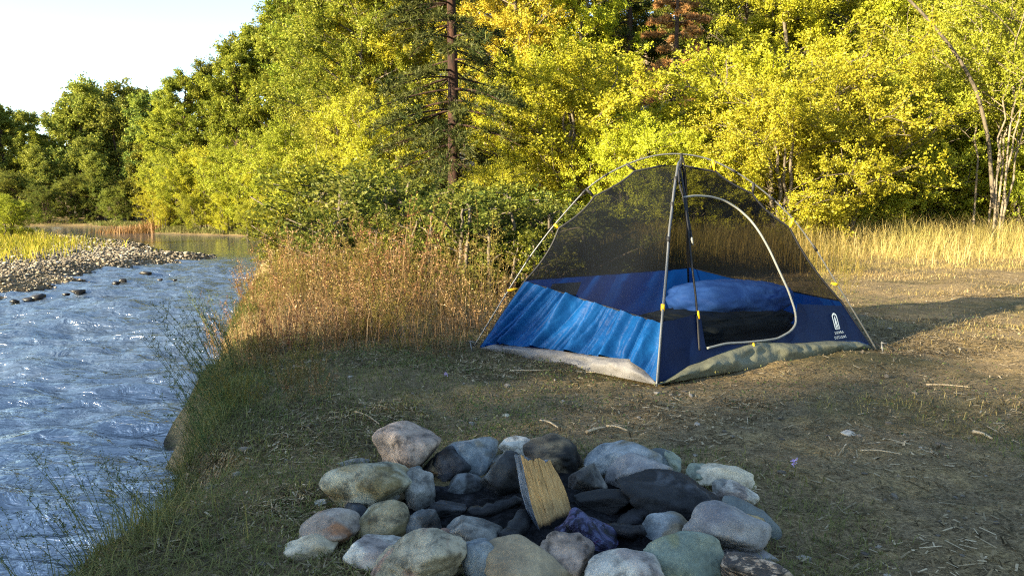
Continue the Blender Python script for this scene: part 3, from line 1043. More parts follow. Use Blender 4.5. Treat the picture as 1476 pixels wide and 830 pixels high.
pole_lr = smooth_path([at_y(x, y, DY) for x, y in POLE_L[:-1]] + [at_y(x, y, DY) for x, y in POLE_R], 90)
mb = MB(); mb.tube(pole_lr, .0046, 8); put(mb.build('tent_pole', M['pole'], None, True))
pl = np.array([at_y(x, y, DY)[:] for x, y in POLE_L])
half = (TR - TL).length / 2
pr_ = np.hypot(pl[:, 0] - TC.x, pl[:, 1] - TC.y) / half
fb = []
for k in ('F', 'B'):
    c = CORN[k]
    seg = []
    for r_, z_ in zip(pr_, pl[:, 2]):
        r_ = min(r_, 1.03) if r_ > .04 else 0
        seg.append((TC.x + (c.x - TC.x) * r_, TC.y + (c.y - TC.y) * r_, max(z_, .0) - .012))
    fb.append(seg)
# the front pole lies close against the front seam
zz = np.linspace(.0, ZTOP, 40)
rf = ridge('F', zz)
outw = np.array([TF.x - TC.x, TF.y - TC.y, 0]); outw /= np.linalg.norm(outw)
front = rf + outw * .022
front[:, 2] += np.linspace(0, .03, 40)
path = np.vstack([front, [[TC.x, TC.y, ZTOP + .045]], np.array(fb[1])[::-1]])
pole_fb = smooth_path(path, 110)
mb = MB(); mb.tube(pole_fb, .0062, 8); put(mb.build('tent_pole', M['pole'], None, True))


def clip(a, b, mat, name='pole_clip'):
    a, b = np.array(a), np.array(b)
    mb = MB()
    mb.tube([a + (a - b) * .12, a * .6 + b * .4, b], [.009, .011, .006], 6)
    o = put(mb.build(name, M[mat], None, True))
    return o


def near_on(path, p):
    return path[np.linalg.norm(path - np.array(p), axis=1).argmin()]


for (x, y), (cx, cy), mat in [((733, 418), (746, 416), 'yellow'), ((798, 325), (806, 329), 'yellow'), ((846, 271), (856, 283), 'black_trim'), ((907, 235), (916, 246), 'black_trim'),
                              ((1028, 231), (1030, 246), 'yellow'), ((1090, 267), (1085, 279), 'black_trim'), ((1146, 318), (1139, 328), 'yellow'), ((1206, 409), (1198, 408), 'yellow')]:
    a = near_on(pole_lr, at_y(x, y, DY)); b = np.array(at_y(cx, cy, DY)[:])
    clip(a, b, mat)
for z_, mat in [(.37, 'yellow'), (.72, 'black_trim'), (.9, 'black_trim'), (1.05, 'black_trim')]:
    p_ = near_on(pole_fb, ridge('F', np.array([z_]))[0])
    mb = MB(); mb.tube([p_ + np.array([0, 0, -.018]), p_ + np.array([0, 0, .018])], .0115, 6)
    put(mb.build('pole_clip', M[mat], None, True))
for x, y in [(846, 271), (1060, 247), (1118, 290), (876, 250), (765, 368), (1178, 362)]:
    i_ = np.linalg.norm(pole_lr - np.array(at_y(x, y, DY)[:]), axis=1).argmin()
    mb = MB(); mb.tube(pole_lr[max(i_ - 1, 0):i_ + 1], .0085, 6)
    put(mb.build('pole_ferrule', M['black_trim']))
# hub where the poles cross
mb = MB(); mb.tube([(TC.x, TC.y, ZTOP - .02), (TC.x, TC.y, ZTOP + .075)], [.012, .008], 6)
put(mb.build('pole_hub', M['black_trim']))

# door zip: pale piping, dark zip line, pulls
P = np.array([wall_pt('F', 'R', np.array(s_), np.array(z_)) for s_, z_ in zip_sz])
outn = np.array([(TR.y - TF.y), -(TR.x - TF.x), 0.]); outn /= np.linalg.norm(outn)
outn = outn + np.array([0, 0, .4])
mb = MB(); mb.tube(smooth_path(P + outn * .010, 110), .0066, 8)
put(mb.build('door_piping', M['piping'], None, True))
dz = [px_wall(x, y, 'F', 'R') for x, y in [(972, 246), (978, 268), (985, 290), (991, 330), (996, 380), (1001, 430), (1005, 470), (1007, 505)]]
P2 = np.array([wall_pt('F', 'R', np.array(s_), np.array(z_)) for s_, z_ in dz])
mb = MB(); mb.tube(smooth_path(P2 + outn * .008, 60), .0065, 6)
put(mb.build('door_zip', M['black_trim'], None, True))
dz = [px_wall(x, y, 'F', 'R') for x, y in [(979, 244), (986, 280), (991, 315), (995, 345)]]
P3 = np.array([wall_pt('F', 'R', np.array(s_), np.array(z_)) for s_, z_ in dz])
mb = MB(); mb.tube(smooth_path(P3 + outn * .006, 30), .007, 6)
put(mb.build('door_zip', M['black_trim'], None, True))
for (x, y), mt in (((995, 347), 'piping'), ((1004, 452), 'yellow'), ((1084, 498), 'yellow')):
    s_, z_ = px_wall(x, y, 'F', 'R')
    p_ = wall_pt('F', 'R', np.array(s_), np.array(z_)) + outn * .016
    mb = MB(); mb.tube([p_ + np.array([0, 0, .012]), p_, p_ + np.array([.006, -.004, -.032])], [.004, .0075, .005], 6)
    put(mb.build('zip_pull', M[mt]))
# pocket hint seen through the mesh on the back wall
s = np.linspace(.70, .86, 8); v = np.linspace(.30, .415, 6)
S, Z = np.meshgrid(s, v, indexing='ij')
Pk = wall_pt('B', 'L', S, Z); cdir = np.array([TC.x, TC.y, 0]) - Pk; cdir[..., 2] = 0
put(link('pocket', quads_mesh('pocket', Pk + cdir * .02, grid_quads(8, 6)), M['tub_white']))

# printed emblem and lettering on the door side, near the corner
s0, z0 = px_wall(1202, 463, 'F', 'R')
s1, _ = px_wall(1222, 463, 'F', 'R')


def wall_frame(s_, z_):
    p0 = wall_pt('F', 'R', np.array(s_), np.array(z_))
    pa = wall_pt('F', 'R', np.array(s_ + .02), np.array(z_)); pb = wall_pt('F', 'R', np.array(s_), np.array(z_ + .02))
    ux = (pa - p0) / np.linalg.norm(pa - p0)
    uy = (pb - p0); uy = uy - ux * (uy @ ux); uy /= np.linalg.norm(uy)
    un = np.cross(ux, uy)
    m = Matrix(((ux[0], uy[0], un[0], p0[0] + un[0] * .016), (ux[1], uy[1], un[1], p0[1] + un[1] * .016), (ux[2], uy[2], un[2], p0[2] + un[2] * .016), (0, 0, 0, 1)))
    return m


def arch(cx, w, h, n=10):
    pts = [(cx - w, 0)]
    pts += [(cx - w * math.cos(a), h - w * 1.1 + w * 1.1 * math.sin(a)) for a in np.linspace(0, math.pi, n)]
    pts += [(cx + w, 0)]
    return pts


import bmesh as _bm
fr = wall_frame(s0, z0)
outer = arch(0, .024, .098, 14); inner = arch(0, .0165, .086, 14)
bm = _bm.new()
vo = [bm.verts.new((x, y - .045, 0)) for x, y in outer]; vi = [bm.verts.new((x, y - .045, 0)) for x, y in inner]
for a in range(len(vo) - 1):
    bm.faces.new((vo[a], vo[a + 1], vi[a + 1], vi[a]))
tent_shape = [(-.011, .0), (-.0035, .0), (0, .03), (.0035, .0), (.011, .0), (.006, .06), (0, .078), (-.006, .06)]
bm.faces.new([bm.verts.new((x, y - .043, 0)) for x, y in tent_shape])
bm.faces.new([bm.verts.new((x, y, 0)) for x, y in ((-.024, -.052), (.024, -.052), (.024, -.046), (-.024, -.046))])
me = bpy.data.meshes.new('emblem'); bm.to_mesh(me); bm.free()
o = link('emblem', me, M['print']); o.matrix_world = fr
o.parent = tent; o.matrix_parent_inverse = Matrix.Translation(-TC)


def text_mesh(txt, size):
    cu = bpy.data.curves.new('lettering', 'FONT')
    cu.body = txt; cu.size = size; cu.align_x = 'CENTER'; cu.space_character = 1.25
    cu.resolution_u = 2
    ob = bpy.data.objects.new('lettering', cu)
    COL.objects.link(ob)
    dg = bpy.context.evaluated_depsgraph_get(); dg.update()
    me = bpy.data.meshes.new_from_object(ob.evaluated_get(dg))
    bpy.data.objects.remove(ob)
    return me


for txt, dyy in (('SIERRA', -.082), ('DESIGNS', -.112)):
    me = text_mesh(txt, .024)
    me.materials.clear()
    o = link('lettering', me, M['print'])
    o.matrix_world = fr @ Matrix.Translation((.006, dyy, 0))
    o.parent = tent; o.matrix_parent_inverse = Matrix.Translation(-TC)

# stakes and guy at the corners
for px, py, lab in ((1272, 506, 0), (680, 508, 1)):
    p_ = at_z(px, py, .0)
    z_ = gz(p_.x, p_.y)
    mb = MB(); mb.tube([(p_.x - .01, p_.y, z_ + .07), (p_.x + .012, p_.y, z_ - .05)], .005, 6)
    mb.tube([(p_.x - .012, p_.y, z_ + .068), (p_.x + .022, p_.y - .005, z_ + .06)], .005, 6)
    put(mb.build('peg', M['pole']))
    mb = MB()
    c_ = TR if lab == 0 else TL
    mb.tube([(c_.x, c_.y, .05), ((c_.x + p_.x) / 2, p_.y, z_ + .04), (p_.x, p_.y, z_ + .05)], .004, 4)
    put(mb.build('peg_loop', M['black_trim']))


# bedding inside
def lump(name, c, size, mat, label, cat, seed, yaw=0, power=.6, wr=.05):
    co, fc = ICO5
    p = np.sign(co) * np.abs(co) ** power
    p = p * (1 + wr * fbm(*(co * 2.6).T, octaves=4, seed=seed) + wr * .6 * np.abs(vnoise(*(co * np.array([7, 3, 2.])).T, seed=seed + 3)))[:, None]
    p = p / np.abs(p).max(0) * np.array(size) / 2
    me = bpy.data.meshes.new(name); me.from_pydata(p.tolist(), [], fc)
    me.polygons.foreach_set('use_smooth', np.ones(len(fc), bool)); me.update()
    o = link(name, me, mat); o.location = c; o.rotation_euler = (0, 0, yaw)
    return tag(o, label, cat)


M['bag_blue'] = fabric_mat('bag_blue', (.05, .17, .70), .55, .1, .5, (.09, .25, .80))
M['bag_dark'] = fabric_mat('bag_dark', (.018, .026, .03), .6, .05, .6, (.05, .06, .065))
M['pad_grey'] = fabric_mat('pad_grey', (.06, .066, .07), .7, .05, .3)
ctr = Vector((TC.x, TC.y, 0))
long_ = math.atan2(TR.y - TF.y, TR.x - TF.x)
mid_r = (TF + TR) / 2
lump('sleeping_pad', (ctr.x - .02, ctr.y + .0, .085), (1.55, 1.0, .13), M['pad_grey'], 'dark grey inflated pad covering the tent floor', 'sleeping pad', 91, long_, .45, .02)
lump('sleeping_bag', (ctr.x + .22, ctr.y - .10, .20), (1.15, .62, .17), M['bag_dark'], 'dark rumpled sleeping bag inside the tent under the blue pillow', 'sleeping bag', 92, long_, .6, .12)
lump('pillow', (ctr.x + .34, ctr.y + .02, .325), (.86, .5, .27), M['bag_blue'], 'bright blue pillow heaped on the dark sleeping bag in the tent', 'pillow', 93, long_ * .3, .92, .07)

# ------------------------------------------------------------------ trees
def bez(a, b, c, n):
    t_ = np.linspace(0, 1, n)[:, None]
    return (1 - t_) ** 2 * a + 2 * t_ * (1 - t_) * b + t_ ** 2 * c


def make_tree(seed, H, Rw, stems=1, base=.15, limbs=26, subs=7, twigs=5, lv=16, leaf=.07, shape='round', trunk_r=.10, lean=.1, droop=0.0, jit=.10, fill=1.0, hang=0.0):
    """returns (trunk mesh, crown mesh); H height, Rw crown radius, base = bare share of the trunk"""
    r = np.random.default_rng(seed)
    tb, lf = MB(), MB()
    C, T = [], []

    def env(u):
        if shape == 'round':
            return math.sin(math.pi * min(max(.10 + .86 * u, 0), 1)) ** .55
        if shape == 'column':
            return (min(1, u * 3 + .35)) * (1 - u ** 3) ** .8 * .9 + .12
        return (1 - u) ** .8 + .05
    for s_ in range(stems):
        az = r.uniform(0, 2 * np.pi)
        sp = (Rw * .45 if stems > 1 else lean * H * .3) * r.uniform(.5, 1.1)
        hs = H * (r.uniform(.78, 1.0) if stems > 1 else 1.0)
        b0 = np.array([math.cos(az), math.sin(az), 0]) * (.12 * stems ** .5 if stems > 1 else 0)
        top_ = np.array([math.cos(az) * sp, math.sin(az) * sp, hs * .93])
        ctl = b0 * .5 + np.array([top_[0] * r.uniform(.0, .6), top_[1] * r.uniform(.0, .6), hs * .5])
        tr = bez(b0 + np.array([0, 0, -.25]), ctl, top_, 14)
        tr[2:-1, :2] += r.normal(size=(11, 2)) * H * .006
        r0 = trunk_r / stems ** .5
        rad = r0 * (1 - np.linspace(0, 1, 14)) ** .8 + .008
        rad[0] *= 1.5; rad[1] *= 1.12
        tb.tube(tr, rad, 8)
        nl = max(3, limbs // stems)
        for l_ in range(nl):
            u = (l_ + r.uniform(.1, .9)) / nl
            hgt = base + (1 - base) * u
            k = hgt * 13
            i0 = min(int(k), 12)
            st = tr[i0] + (tr[i0 + 1] - tr[i0]) * (k - i0)
            az2 = l_ * 2.4 + r.uniform(-.6, .6) + s_
            ln = Rw * env(u) * r.uniform(.55, 1.12) * (.8 if stems > 1 else 1)
            rise = (.55 - .25 * u - droop) * ln + r.uniform(-.1, .25) * ln
            en = st + np.array([math.cos(az2) * ln, math.sin(az2) * ln, rise])
            md = (st + en) / 2 + np.array([0, 0, .12 * ln + droop * ln * .3]) + r.normal(size=3) * ln * .06
            lp = bez(st, md, en, 7)
            lr = max(.012, r0 * .38 * (1 - hgt * .6))
            tb.tube(lp, np.linspace(lr, .006, 7), 5, False)
            for b_ in range(subs):
                v = r.uniform(.22, 1.0)
                k2 = v * 5.99
                j0 = int(k2)
                p0 = lp[j0] + (lp[j0 + 1] - lp[j0]) * (k2 - j0)
                dirv = (lp[-1] - lp[0]) / (np.linalg.norm(lp[-1] - lp[0]) + 1e-6) * .7 + r.normal(size=3) * .6 + np.array([0, 0, .25 - droop])
                dirv /= np.linalg.norm(dirv)
                sl_n = Rw * .30 * r.uniform(.4, 1.3)
                p1 = p0 + dirv * sl_n
                if sl_n > .3:
                    tb.tube(np.stack([p0, (p0 + p1) / 2 + r.normal(size=3) * .03, p1]), [.008, .006, .003], 3, False)
                for w_ in range(twigs):
                    q0 = p0 + (p1 - p0) * r.uniform(.25, 1)
                    d2 = dirv * .5 + r.normal(size=3) * .7 + np.array([0, 0, .1 - hang])
                    d2 /= np.linalg.norm(d2)
                    tl = Rw * .16 * r.uniform(.5, 1.3)
                    tt = r.uniform(0, 1, lv)
                    C.append(q0 + d2 * (tt * tl)[:, None] + r.normal(size=(lv, 3)) * jit * leaf / .07 * .6)
                    T.append(np.repeat(d2[None], lv, 0) + r.normal(size=(lv, 3)) * .8)
    C = np.vstack(C); T = np.vstack(T)
    n = len(C)
    L = leaf * r.uniform(.6, 1.35, n)
    lf.leaves(C, L, L * r.uniform(.42, .62, n), T, .5, r)
    return tb.mesh('trunk', True), lf.mesh('crown')


def make_pine(seed, H, Rw, base=.3, whorls=16, per=5, tufts=16, leafL=.16, droop=.25, trunk_r=.16, lean=0.0, sparse=0.0):
    r = np.random.default_rng(seed)
    tb, lf = MB(), MB()
    z = np.linspace(-.3, H, 18)
    tr = np.stack([lean * (z / H) ** 2 * H + .02 * np.sin(z * .9), .02 * np.cos(z * .7), z], -1)
    rad = trunk_r * (1 - np.clip(z, 0, None) / H) ** .75 + .012
    rad[0] *= 1.6; rad[1] *= 1.2
    tb.tube(tr, rad, 10 if False else 8)
    C, T, LL = [], [], []
    for w in range(whorls):
        u = (w + r.uniform(.2, .8)) / whorls
        h = base * H + (H * .98 - base * H) * u
        cx = np.interp(h, z, tr[:, 0]); cy = np.interp(h, z, tr[:, 1])
        for k in range(per):
            if r.uniform() < sparse:
                continue
            az = r.uniform(0, 2 * np.pi)
            ln = Rw * (1 - u) ** .65 * r.uniform(.6, 1.15) + .2
            a = np.array([cx, cy, h])
            d = np.array([math.cos(az), math.sin(az), 0])
            e = a + d * ln + np.array([0, 0, -droop * ln * (1 - u * 1.3)])
            m = (a + e) / 2 + np.array([0, 0, .10 * ln])
            bp = bez(a, m, e, 7)
            tb.tube(bp, np.linspace(.028 * (1 - u * .5), .006, 7), 5, False)
            nt = int(tufts * (.5 + ln / Rw * .7))
            tt = r.uniform(.25, 1, nt)
            for q in tt:
                j = q * 5.99; j0 = int(j)
                p0 = bp[j0] + (bp[j0 + 1] - bp[j0]) * (j - j0)
                side = np.cross(d, [0, 0, 1]) * r.uniform(-1, 1)
                p1 = p0 + (side * .8 + d * .5 + np.array([0, 0, r.uniform(-.35, .2)])) * .30 * ln * (1.2 - q) + r.normal(size=3) * .03
                nn = 22
                f_ = r.uniform(.2, 1, nn)
                C.append(p0 + (p1 - p0) * f_[:, None] + r.normal(size=(nn, 3)) * .035)
                T.append((p1 - p0)[None] / (np.linalg.norm(p1 - p0) + .01) * .7 + r.normal(size=(nn, 3)) * .6 + np.array([0, 0, .15]))
    C = np.vstack(C); T = np.vstack(T)
    n = len(C)
    C = C + T / np.linalg.norm(T, axis=1, keepdims=True) * .04
    lf.leaves(C, leafL * r.uniform(.6, 1.2, n), leafL * .13, T, .3, r)
    return tb.mesh('trunk', True), lf.mesh('crown')


PROTO = {
    'bush0': make_tree(101, 4.2, 2.2, 6, .06, 48, 7, 5, 42, .055, 'round', .12, jit=.075),
    'bush1': make_tree(102, 4.2, 2.1, 5, .05, 45, 7, 5, 44, .052, 'round', .11, droop=.1, jit=.08),
    'bush2': make_tree(103, 4.4, 2.0, 7, .05, 49, 7, 5, 42, .055, 'column', .12, jit=.075),
    'tree0': make_tree(111, 8.5, 2.6, 1, .18, 42, 7, 6, 48, .07, 'round', .15, jit=.085),
    'tree1': make_tree(112, 9.0, 2.3, 2, .15, 44, 7, 6, 46, .068, 'column', .16, jit=.085),
    'tall0': make_tree(121, 11, 2.3, 1, .16, 40, 7, 6, 44, .10, 'column', .17, jit=.07, lean=.15),
    'tall1': make_tree(122, 11, 2.6, 1, .2, 36, 7, 6, 46, .10, 'column', .17, jit=.07, lean=.25),
    'stem0': make_tree(131, 6.0, 2.3, 7, .42, 42, 7, 5, 36, .055, 'round', .065, jit=.08),
    'far0': make_tree(141, 9.5, 1.9, 1, .2, 34, 6, 5, 22, .16, 'column', .16, jit=.07, lean=.1),
    'far1': make_tree(142, 9.5, 2.7, 2, .22, 34, 6, 5, 24, .16, 'column', .17, jit=.07),
    'shrub0': make_tree(151, 1.05, .62, 8, .08, 40, 6, 4, 10, .034, 'round', .04, jit=.05),
    'shrub1': make_tree(152, .95, .66, 9, .06, 40, 6, 4, 10, .036, 'column', .04, jit=.05),
    'pine0': make_pine(161, 11, 2.2, .16, 40, 6, 17, .15, .36, .14, -.015, .2),
    'pine1': make_pine(162, 10, 2.3, .12, 20, 6, 16, .17, .35, .16),
}


CROWN_H = {}
for k_, (tm_, cm_) in PROTO.items():
    zz_ = np.empty(len(cm_.vertices) * 3, np.float32); cm_.vertices.foreach_get('co', zz_)
    CROWN_H[k_] = float(np.percentile(zz_[2::3], 99.5))


def plant(name, proto, px, d, h, leaf, bark, label, cat='tree', group=None, rz=None, wide=1.0, x=None, z=None):
    tm, cm = PROTO[proto]
    X = x if x is not None else (px - 738) / FPX * d
    base = gz(X, d) if z is None else z
    o = thing(name, label, cat, (X, d, base), group)
    H0 = CROWN_H[proto]
    sc = h / H0
    o.scale = (sc * wide, sc * wide, sc)
    o.rotation_euler = (0, 0, rz if rz is not None else random.uniform(0, 6.28))
    for nm, me, mat in (('trunk', tm, bark), ('crown', cm, leaf)):
        c = bpy.data.objects.new(nm, me)
        COL.objects.link(c)
        if len(me.materials) == 0:
            me.materials.append(M[mat])
        c.material_slots[0].link = 'OBJECT'
        c.material_slots[0].material = M[mat]
        c.parent = o
    return o


GB = 'yellow green bushes behind the camp'
front = [  # px, d, height, proto, leaf, label
    (448, 25, 3.8, 'bush2', 'leaf_lime', 'lime green bush leaning over the river beyond the dry weeds'),
    (520, 19.5, 3.9, 'bush1', 'leaf_lime', 'lime bush rising behind the dark shrubs beside the river'),
    (555, 17.5, 3.2, 'bush0', 'leaf_yellow', 'low yellow bush just on the river side of the pine trunk'),
    (712, 14.0, 1.7, 'bush1', 'leaf_yellow', 'low spreading yellow bush at the foot of the pine'),
    (772, 18.5, 4.4, 'bush0', 'leaf_yellow', 'bright yellow round bush between pine and tent top'),
    (838, 16.0, 4.0, 'bush2', 'leaf_yellow', 'bright yellow bush straight above the sunny tent panel'),
    (905, 14.5, 2.6, 'bush1', 'leaf_yellow', 'low yellow bush behind the tent top below the dark pine gap'),
    (985, 14.5, 2.2, 'bush0', 'leaf_yellow', 'yellow bush rising straight behind the tent apex'),
    (1065, 16.0, 4.1, 'bush2', 'leaf_yellow', 'tall yellow bush behind the door side of the tent'),
    (1135, 14.5, 3.2, 'bush1', 'leaf_yellow', 'rounded lime yellow bush over the tent door'),
    (1205, 15.5, 4.2, 'bush0', 'leaf_yellow', 'lush yellow bush at the start of the golden grass'),
    (1285, 16.5, 3.8, 'bush1', 'leaf_lime', 'lime bush in the middle of the golden grass edge'),
    (1345, 18.5, 4.0, 'bush2', 'leaf_lime', 'slender lime bush beside the pale stemmed tree'),
    (1490, 16.5, 3.4, 'bush0', 'leaf_lime', 'lime bush cut by the picture edge past the pale stems'),
]
front += [
    (1100, 17.5, 3.0, 'bush1', 'leaf_yellow', 'yellow bush filling in behind the tall one over the door'),
    (1170, 17.0, 2.6, 'bush2', 'leaf_yellow', 'low yellow bush between rounded and lush bushes over the grass'),
    (1250, 17.2, 2.4, 'bush0', 'leaf_yellow', 'low yellow bush behind the golden grass near the lush one'),
    (1320, 17.6, 2.5, 'bush1', 'leaf_lime', 'low lime bush behind the golden grass by the pale stems'),
    (1385, 18.6, 2.6, 'bush0', 'leaf_yellow', 'yellow bush seen between the pale bare stems'),
    (1440, 17.4, 2.2, 'bush2', 'leaf_yellow', 'low yellow bush at the foot of the pale stems'),
    (1020, 18.5, 3.6, 'bush0', 'leaf_yellow', 'yellow bush below the rust brown dead pine'),
    (880, 18.5, 3.6, 'bush1', 'leaf_yellow', 'yellow bush below the deep green pine'),
]
for px, d, h, pr, lf, lab in front:
    plant('bush', pr, px, d, h, lf, 'bark_grey', lab, 'bush', GB, wide=1.12)
mid_row = [
    (512, 27, 10.0, 'tree1', 'leaf_mid', 'tall green tree where the bank wood starts beside the weeds'),
    (530, 23, 8.0, 'tree0', 'leaf_mid', 'broad green tree on the river side of the pine'),
    (590, 24, 9.5, 'tree1', 'leaf_yellow', 'yellow tree directly behind the pine on its river side'),
    (748, 21, 8.2, 'tree0', 'leaf_gold', 'golden orange leaved tree at the camp side of the pine'),
    (825, 22, 7.6, 'tree1', 'leaf_yellow', 'yellow tree between the golden one and the dark pine'),
    (1060, 22, 7.5, 'tree0', 'leaf_olive', 'olive tree beside the rust coloured dead pine'),
    (1130, 20, 7.4, 'tree1', 'leaf_yellow', 'bright yellow tree above the tent door side'),
    (1200, 21, 8.0, 'tree0', 'leaf_lime', 'broad lime tree above the golden grass start'),
    (1275, 20, 7.6, 'tree1', 'leaf_yellow', 'yellow tree crossed by the dark slanting branch'),
    (1350, 22, 8.4, 'tree0', 'leaf_lime', 'lime tree behind the pale stemmed tree'),
    (1450, 21, 8.0, 'tree1', 'leaf_olive', 'olive tree at the picture edge behind the pale stems'),
    (1530, 19, 7.5, 'tree0', 'leaf_lime', 'lime tree half outside the picture past the pale stems'),
]
for px, d, h, pr, lf, lab in mid_row:
    plant('broadleaf_tree', pr, px, d, h, lf, 'bark_grey', lab, 'tree', 'yellow broadleaf trees behind the camp', wide=1.1)
back_lab = 'tall olive tree on the slope showing through gaps of the wood'
for k, px in enumerate([520, 575, 640, 700, 780, 860, 940, 1010, 1090, 1170, 1250, 1330, 1410, 1480, 1560]):
    plant('hillside_tree', ('tree0', 'tree1')[k % 2], px, 28 + (k * 37 % 7), 10.5, ('leaf_olive', 'leaf_lime', 'leaf_olive', 'leaf_green')[k % 4], 'bark_dark', back_lab, 'tree', 'olive trees on the wooded slope', wide=1.15)
plant('pine_tree', 'pine0', 655, 15.2, 9.5, 'needle_green', 'bark_red', 'dark pine with bare reddish trunk standing in yellow bushes', 'pine tree', None, 1.0)
plant('pine_tree', 'pine1', 902, 22.5, 8.6, 'needle_green', 'bark_dark', 'deep green pine in the dark gap above the tent', 'pine tree', None, 2.0)
plant('pine_tree', 'pine1', 968, 18.5, 6.6, 'needle_rust', 'bark_dark', 'dead pine with hanging rust brown needles above the tent', 'pine tree', None, .4)
plant('pine_tree', 'pine1', 1035, 25, 9.5, 'needle_green', 'bark_dark', 'green pine half hidden beside the rust brown dead pine', 'pine tree', None, .4)
plant('pale_stemmed_tree', 'stem0', 1418, 15.8, 5.6, 'leaf_lime', 'bark_pale', 'pale stemmed tree with several bare leaning trunks by golden grass', 'tree', None, .7, wide=.85)
plant('pale_stemmed_tree', 'stem0', 1372, 18.0, 6.0, 'leaf_lime', 'bark_pale', 'second smaller pale stemmed tree behind the bare leaning trunks', 'tree', None, 3.1, wide=.8)
# cottonwoods on the far bend of the bank
for px, d, h, pr, lf, lab in [
    (244, 41, 6.6, 'tall0', 'leaf_lime', 'shortest cottonwood beside the orange grass at the bend'),
    (378, 42, 10.2, 'tall1', 'leaf_olive', 'olive cottonwood standing back behind the slim tall one'),
    (300, 43, 8.2, 'tall1', 'leaf_olive', 'olive cottonwood standing back behind the open trunked one'),
    (272, 38, 7.6, 'tall1', 'leaf_mid', 'cottonwood with open dark trunk at the river end of the row'),
    (318, 39, 8.2, 'tall0', 'leaf_olive', 'olive cottonwood between the open trunked one and its tall neighbour'),
    (350, 36, 8.5, 'tall0', 'leaf_mid', 'slim tall cottonwood in the middle of the river row'),
    (398, 36.5, 9.6, 'tall1', 'leaf_mid', 'broad tall cottonwood next to the slim tall one'),
    (444, 33, 10.2, 'tall0', 'leaf_mid', 'tallest cottonwood where the treeline leaves the picture top'),
    (496, 31, 11.5, 'tall1', 'leaf_mid', 'cottonwood behind the lime trees reaching past the picture top'),
]:
    plant('cottonwood_tree', pr, px, d, h, lf, 'bark_dark', lab, 'tree', 'cottonwoods along the river bend', wide=1.08)
for k, (px, d, h, lab) in enumerate([
    (228, 36.5, 2.4, 'small golden lime willow nearest the orange grass at the river bend'), (262, 36, 3.4, 'lime willow second from the orange grass at the river bend'),
    (300, 35.6, 3.8, 'lime willow below the olive cottonwood on the river bend'), (345, 34, 4.2, 'full lime willow below the slim cottonwood'),
    (378, 33, 3.0, 'low lime willow between two fuller ones at the waterline'), (420, 31.5, 4.0, 'lime willow closest to the dry weeds at the waterline'), (240, 35.3, 1.5, 'knee high lime willow at the water nearest the orange grass'), (285, 34.3, 1.6, 'knee high willow below the second lime willow'), (325, 33.2, 1.7, 'knee high willow in front of the full lime one'), (362, 32.2, 1.5, 'knee high lime willow dipping into the calm water'), (400, 31, 1.7, 'knee high willow beside the dry weeds at the waterline')]):
    plant('willow_bush', ('bush0', 'bush1', 'bush2')[k % 3], px, d, h, ('leaf_yellow', 'leaf_lime')[k % 2], 'bark_grey', lab, 'bush', 'willows along the waterline', wide=1.0)
# dark trees across the far bend
for px, d, h, pr, lf, lab in [
    (-40, 49, 7.6, 'far1', 'leaf_far', 'dark tree at the picture edge across the far river'),
    (14, 50, 7.4, 'far0', 'leaf_far', 'dark pointed tree first in view across the far river'),
    (48, 52, 7.0, 'far0', 'leaf_far', 'short dark pointed tree left of the gap in the treeline'),
    (72, 47, 4.6, 'far1', 'leaf_far', 'low dark round tree below the gap in the treeline'),
    (112, 50, 8.9, 'far1', 'leaf_far', 'open dark tree with visible trunk across the far river'),
    (150, 52, 8.6, 'far0', 'leaf_far', 'dark slim tree between the two open far trees'),
    (188, 50, 8.8, 'far1', 'leaf_far', 'wide open dark tree before the sunny cottonwoods'),
    (222, 47, 7.8, 'far0', 'leaf_far', 'dark tree touching the first sunny cottonwood'),
    (150, 46.5, 4.2, 'far1', 'leaf_far', 'low dark tree at the water under the slim far tree'),
    (205, 46, 4.8, 'far1', 'leaf_olive', 'low olive tree at the water beside the cottonwoods'),
    (25, 56, 7.6, 'far1', 'leaf_olive', 'olive tree standing back behind the dark pointed far trees'),
    (95, 57, 7.4, 'far0', 'leaf_olive', 'olive tree filling the gap in the far treeline'),
    (132, 56, 8.6, 'far0', 'leaf_olive', 'olive tree standing back behind the open far tree'),
    (170, 57, 8.8, 'far1', 'leaf_olive', 'olive tree standing back between two far trees'),
    (210, 56, 9.0, 'far0', 'leaf_olive', 'olive tree standing back behind the wide open far tree'),
    (60, 49, 5.5, 'far0', 'leaf_olive', 'low olive tree right of the low dark round one'),
    (130, 47.5, 5.2, 'far1', 'leaf_far', 'low dark tree between trunks across the far river'),
    (250, 44, 6.5, 'far0', 'leaf_far', 'dark tree behind the open trunked cottonwood'),
]:
    plant('far_tree', pr, px, d, h, lf, 'bark_dark', lab, 'tree', 'dark trees across the far river', wide=1.15)
for k, px in enumerate([-30, 10, 40, 75, 100, 130, 165, 195]):
    plant('far_bush', 'bush1', px, 45.6 + (k % 3) * .5, 2.2 + (k % 3) * .5, ('leaf_far', 'leaf_green')[k % 2], 'bark_dark', 'dark green bush at the waterline across the far river', 'bush', 'dark bushes across the far river', wide=1.3)
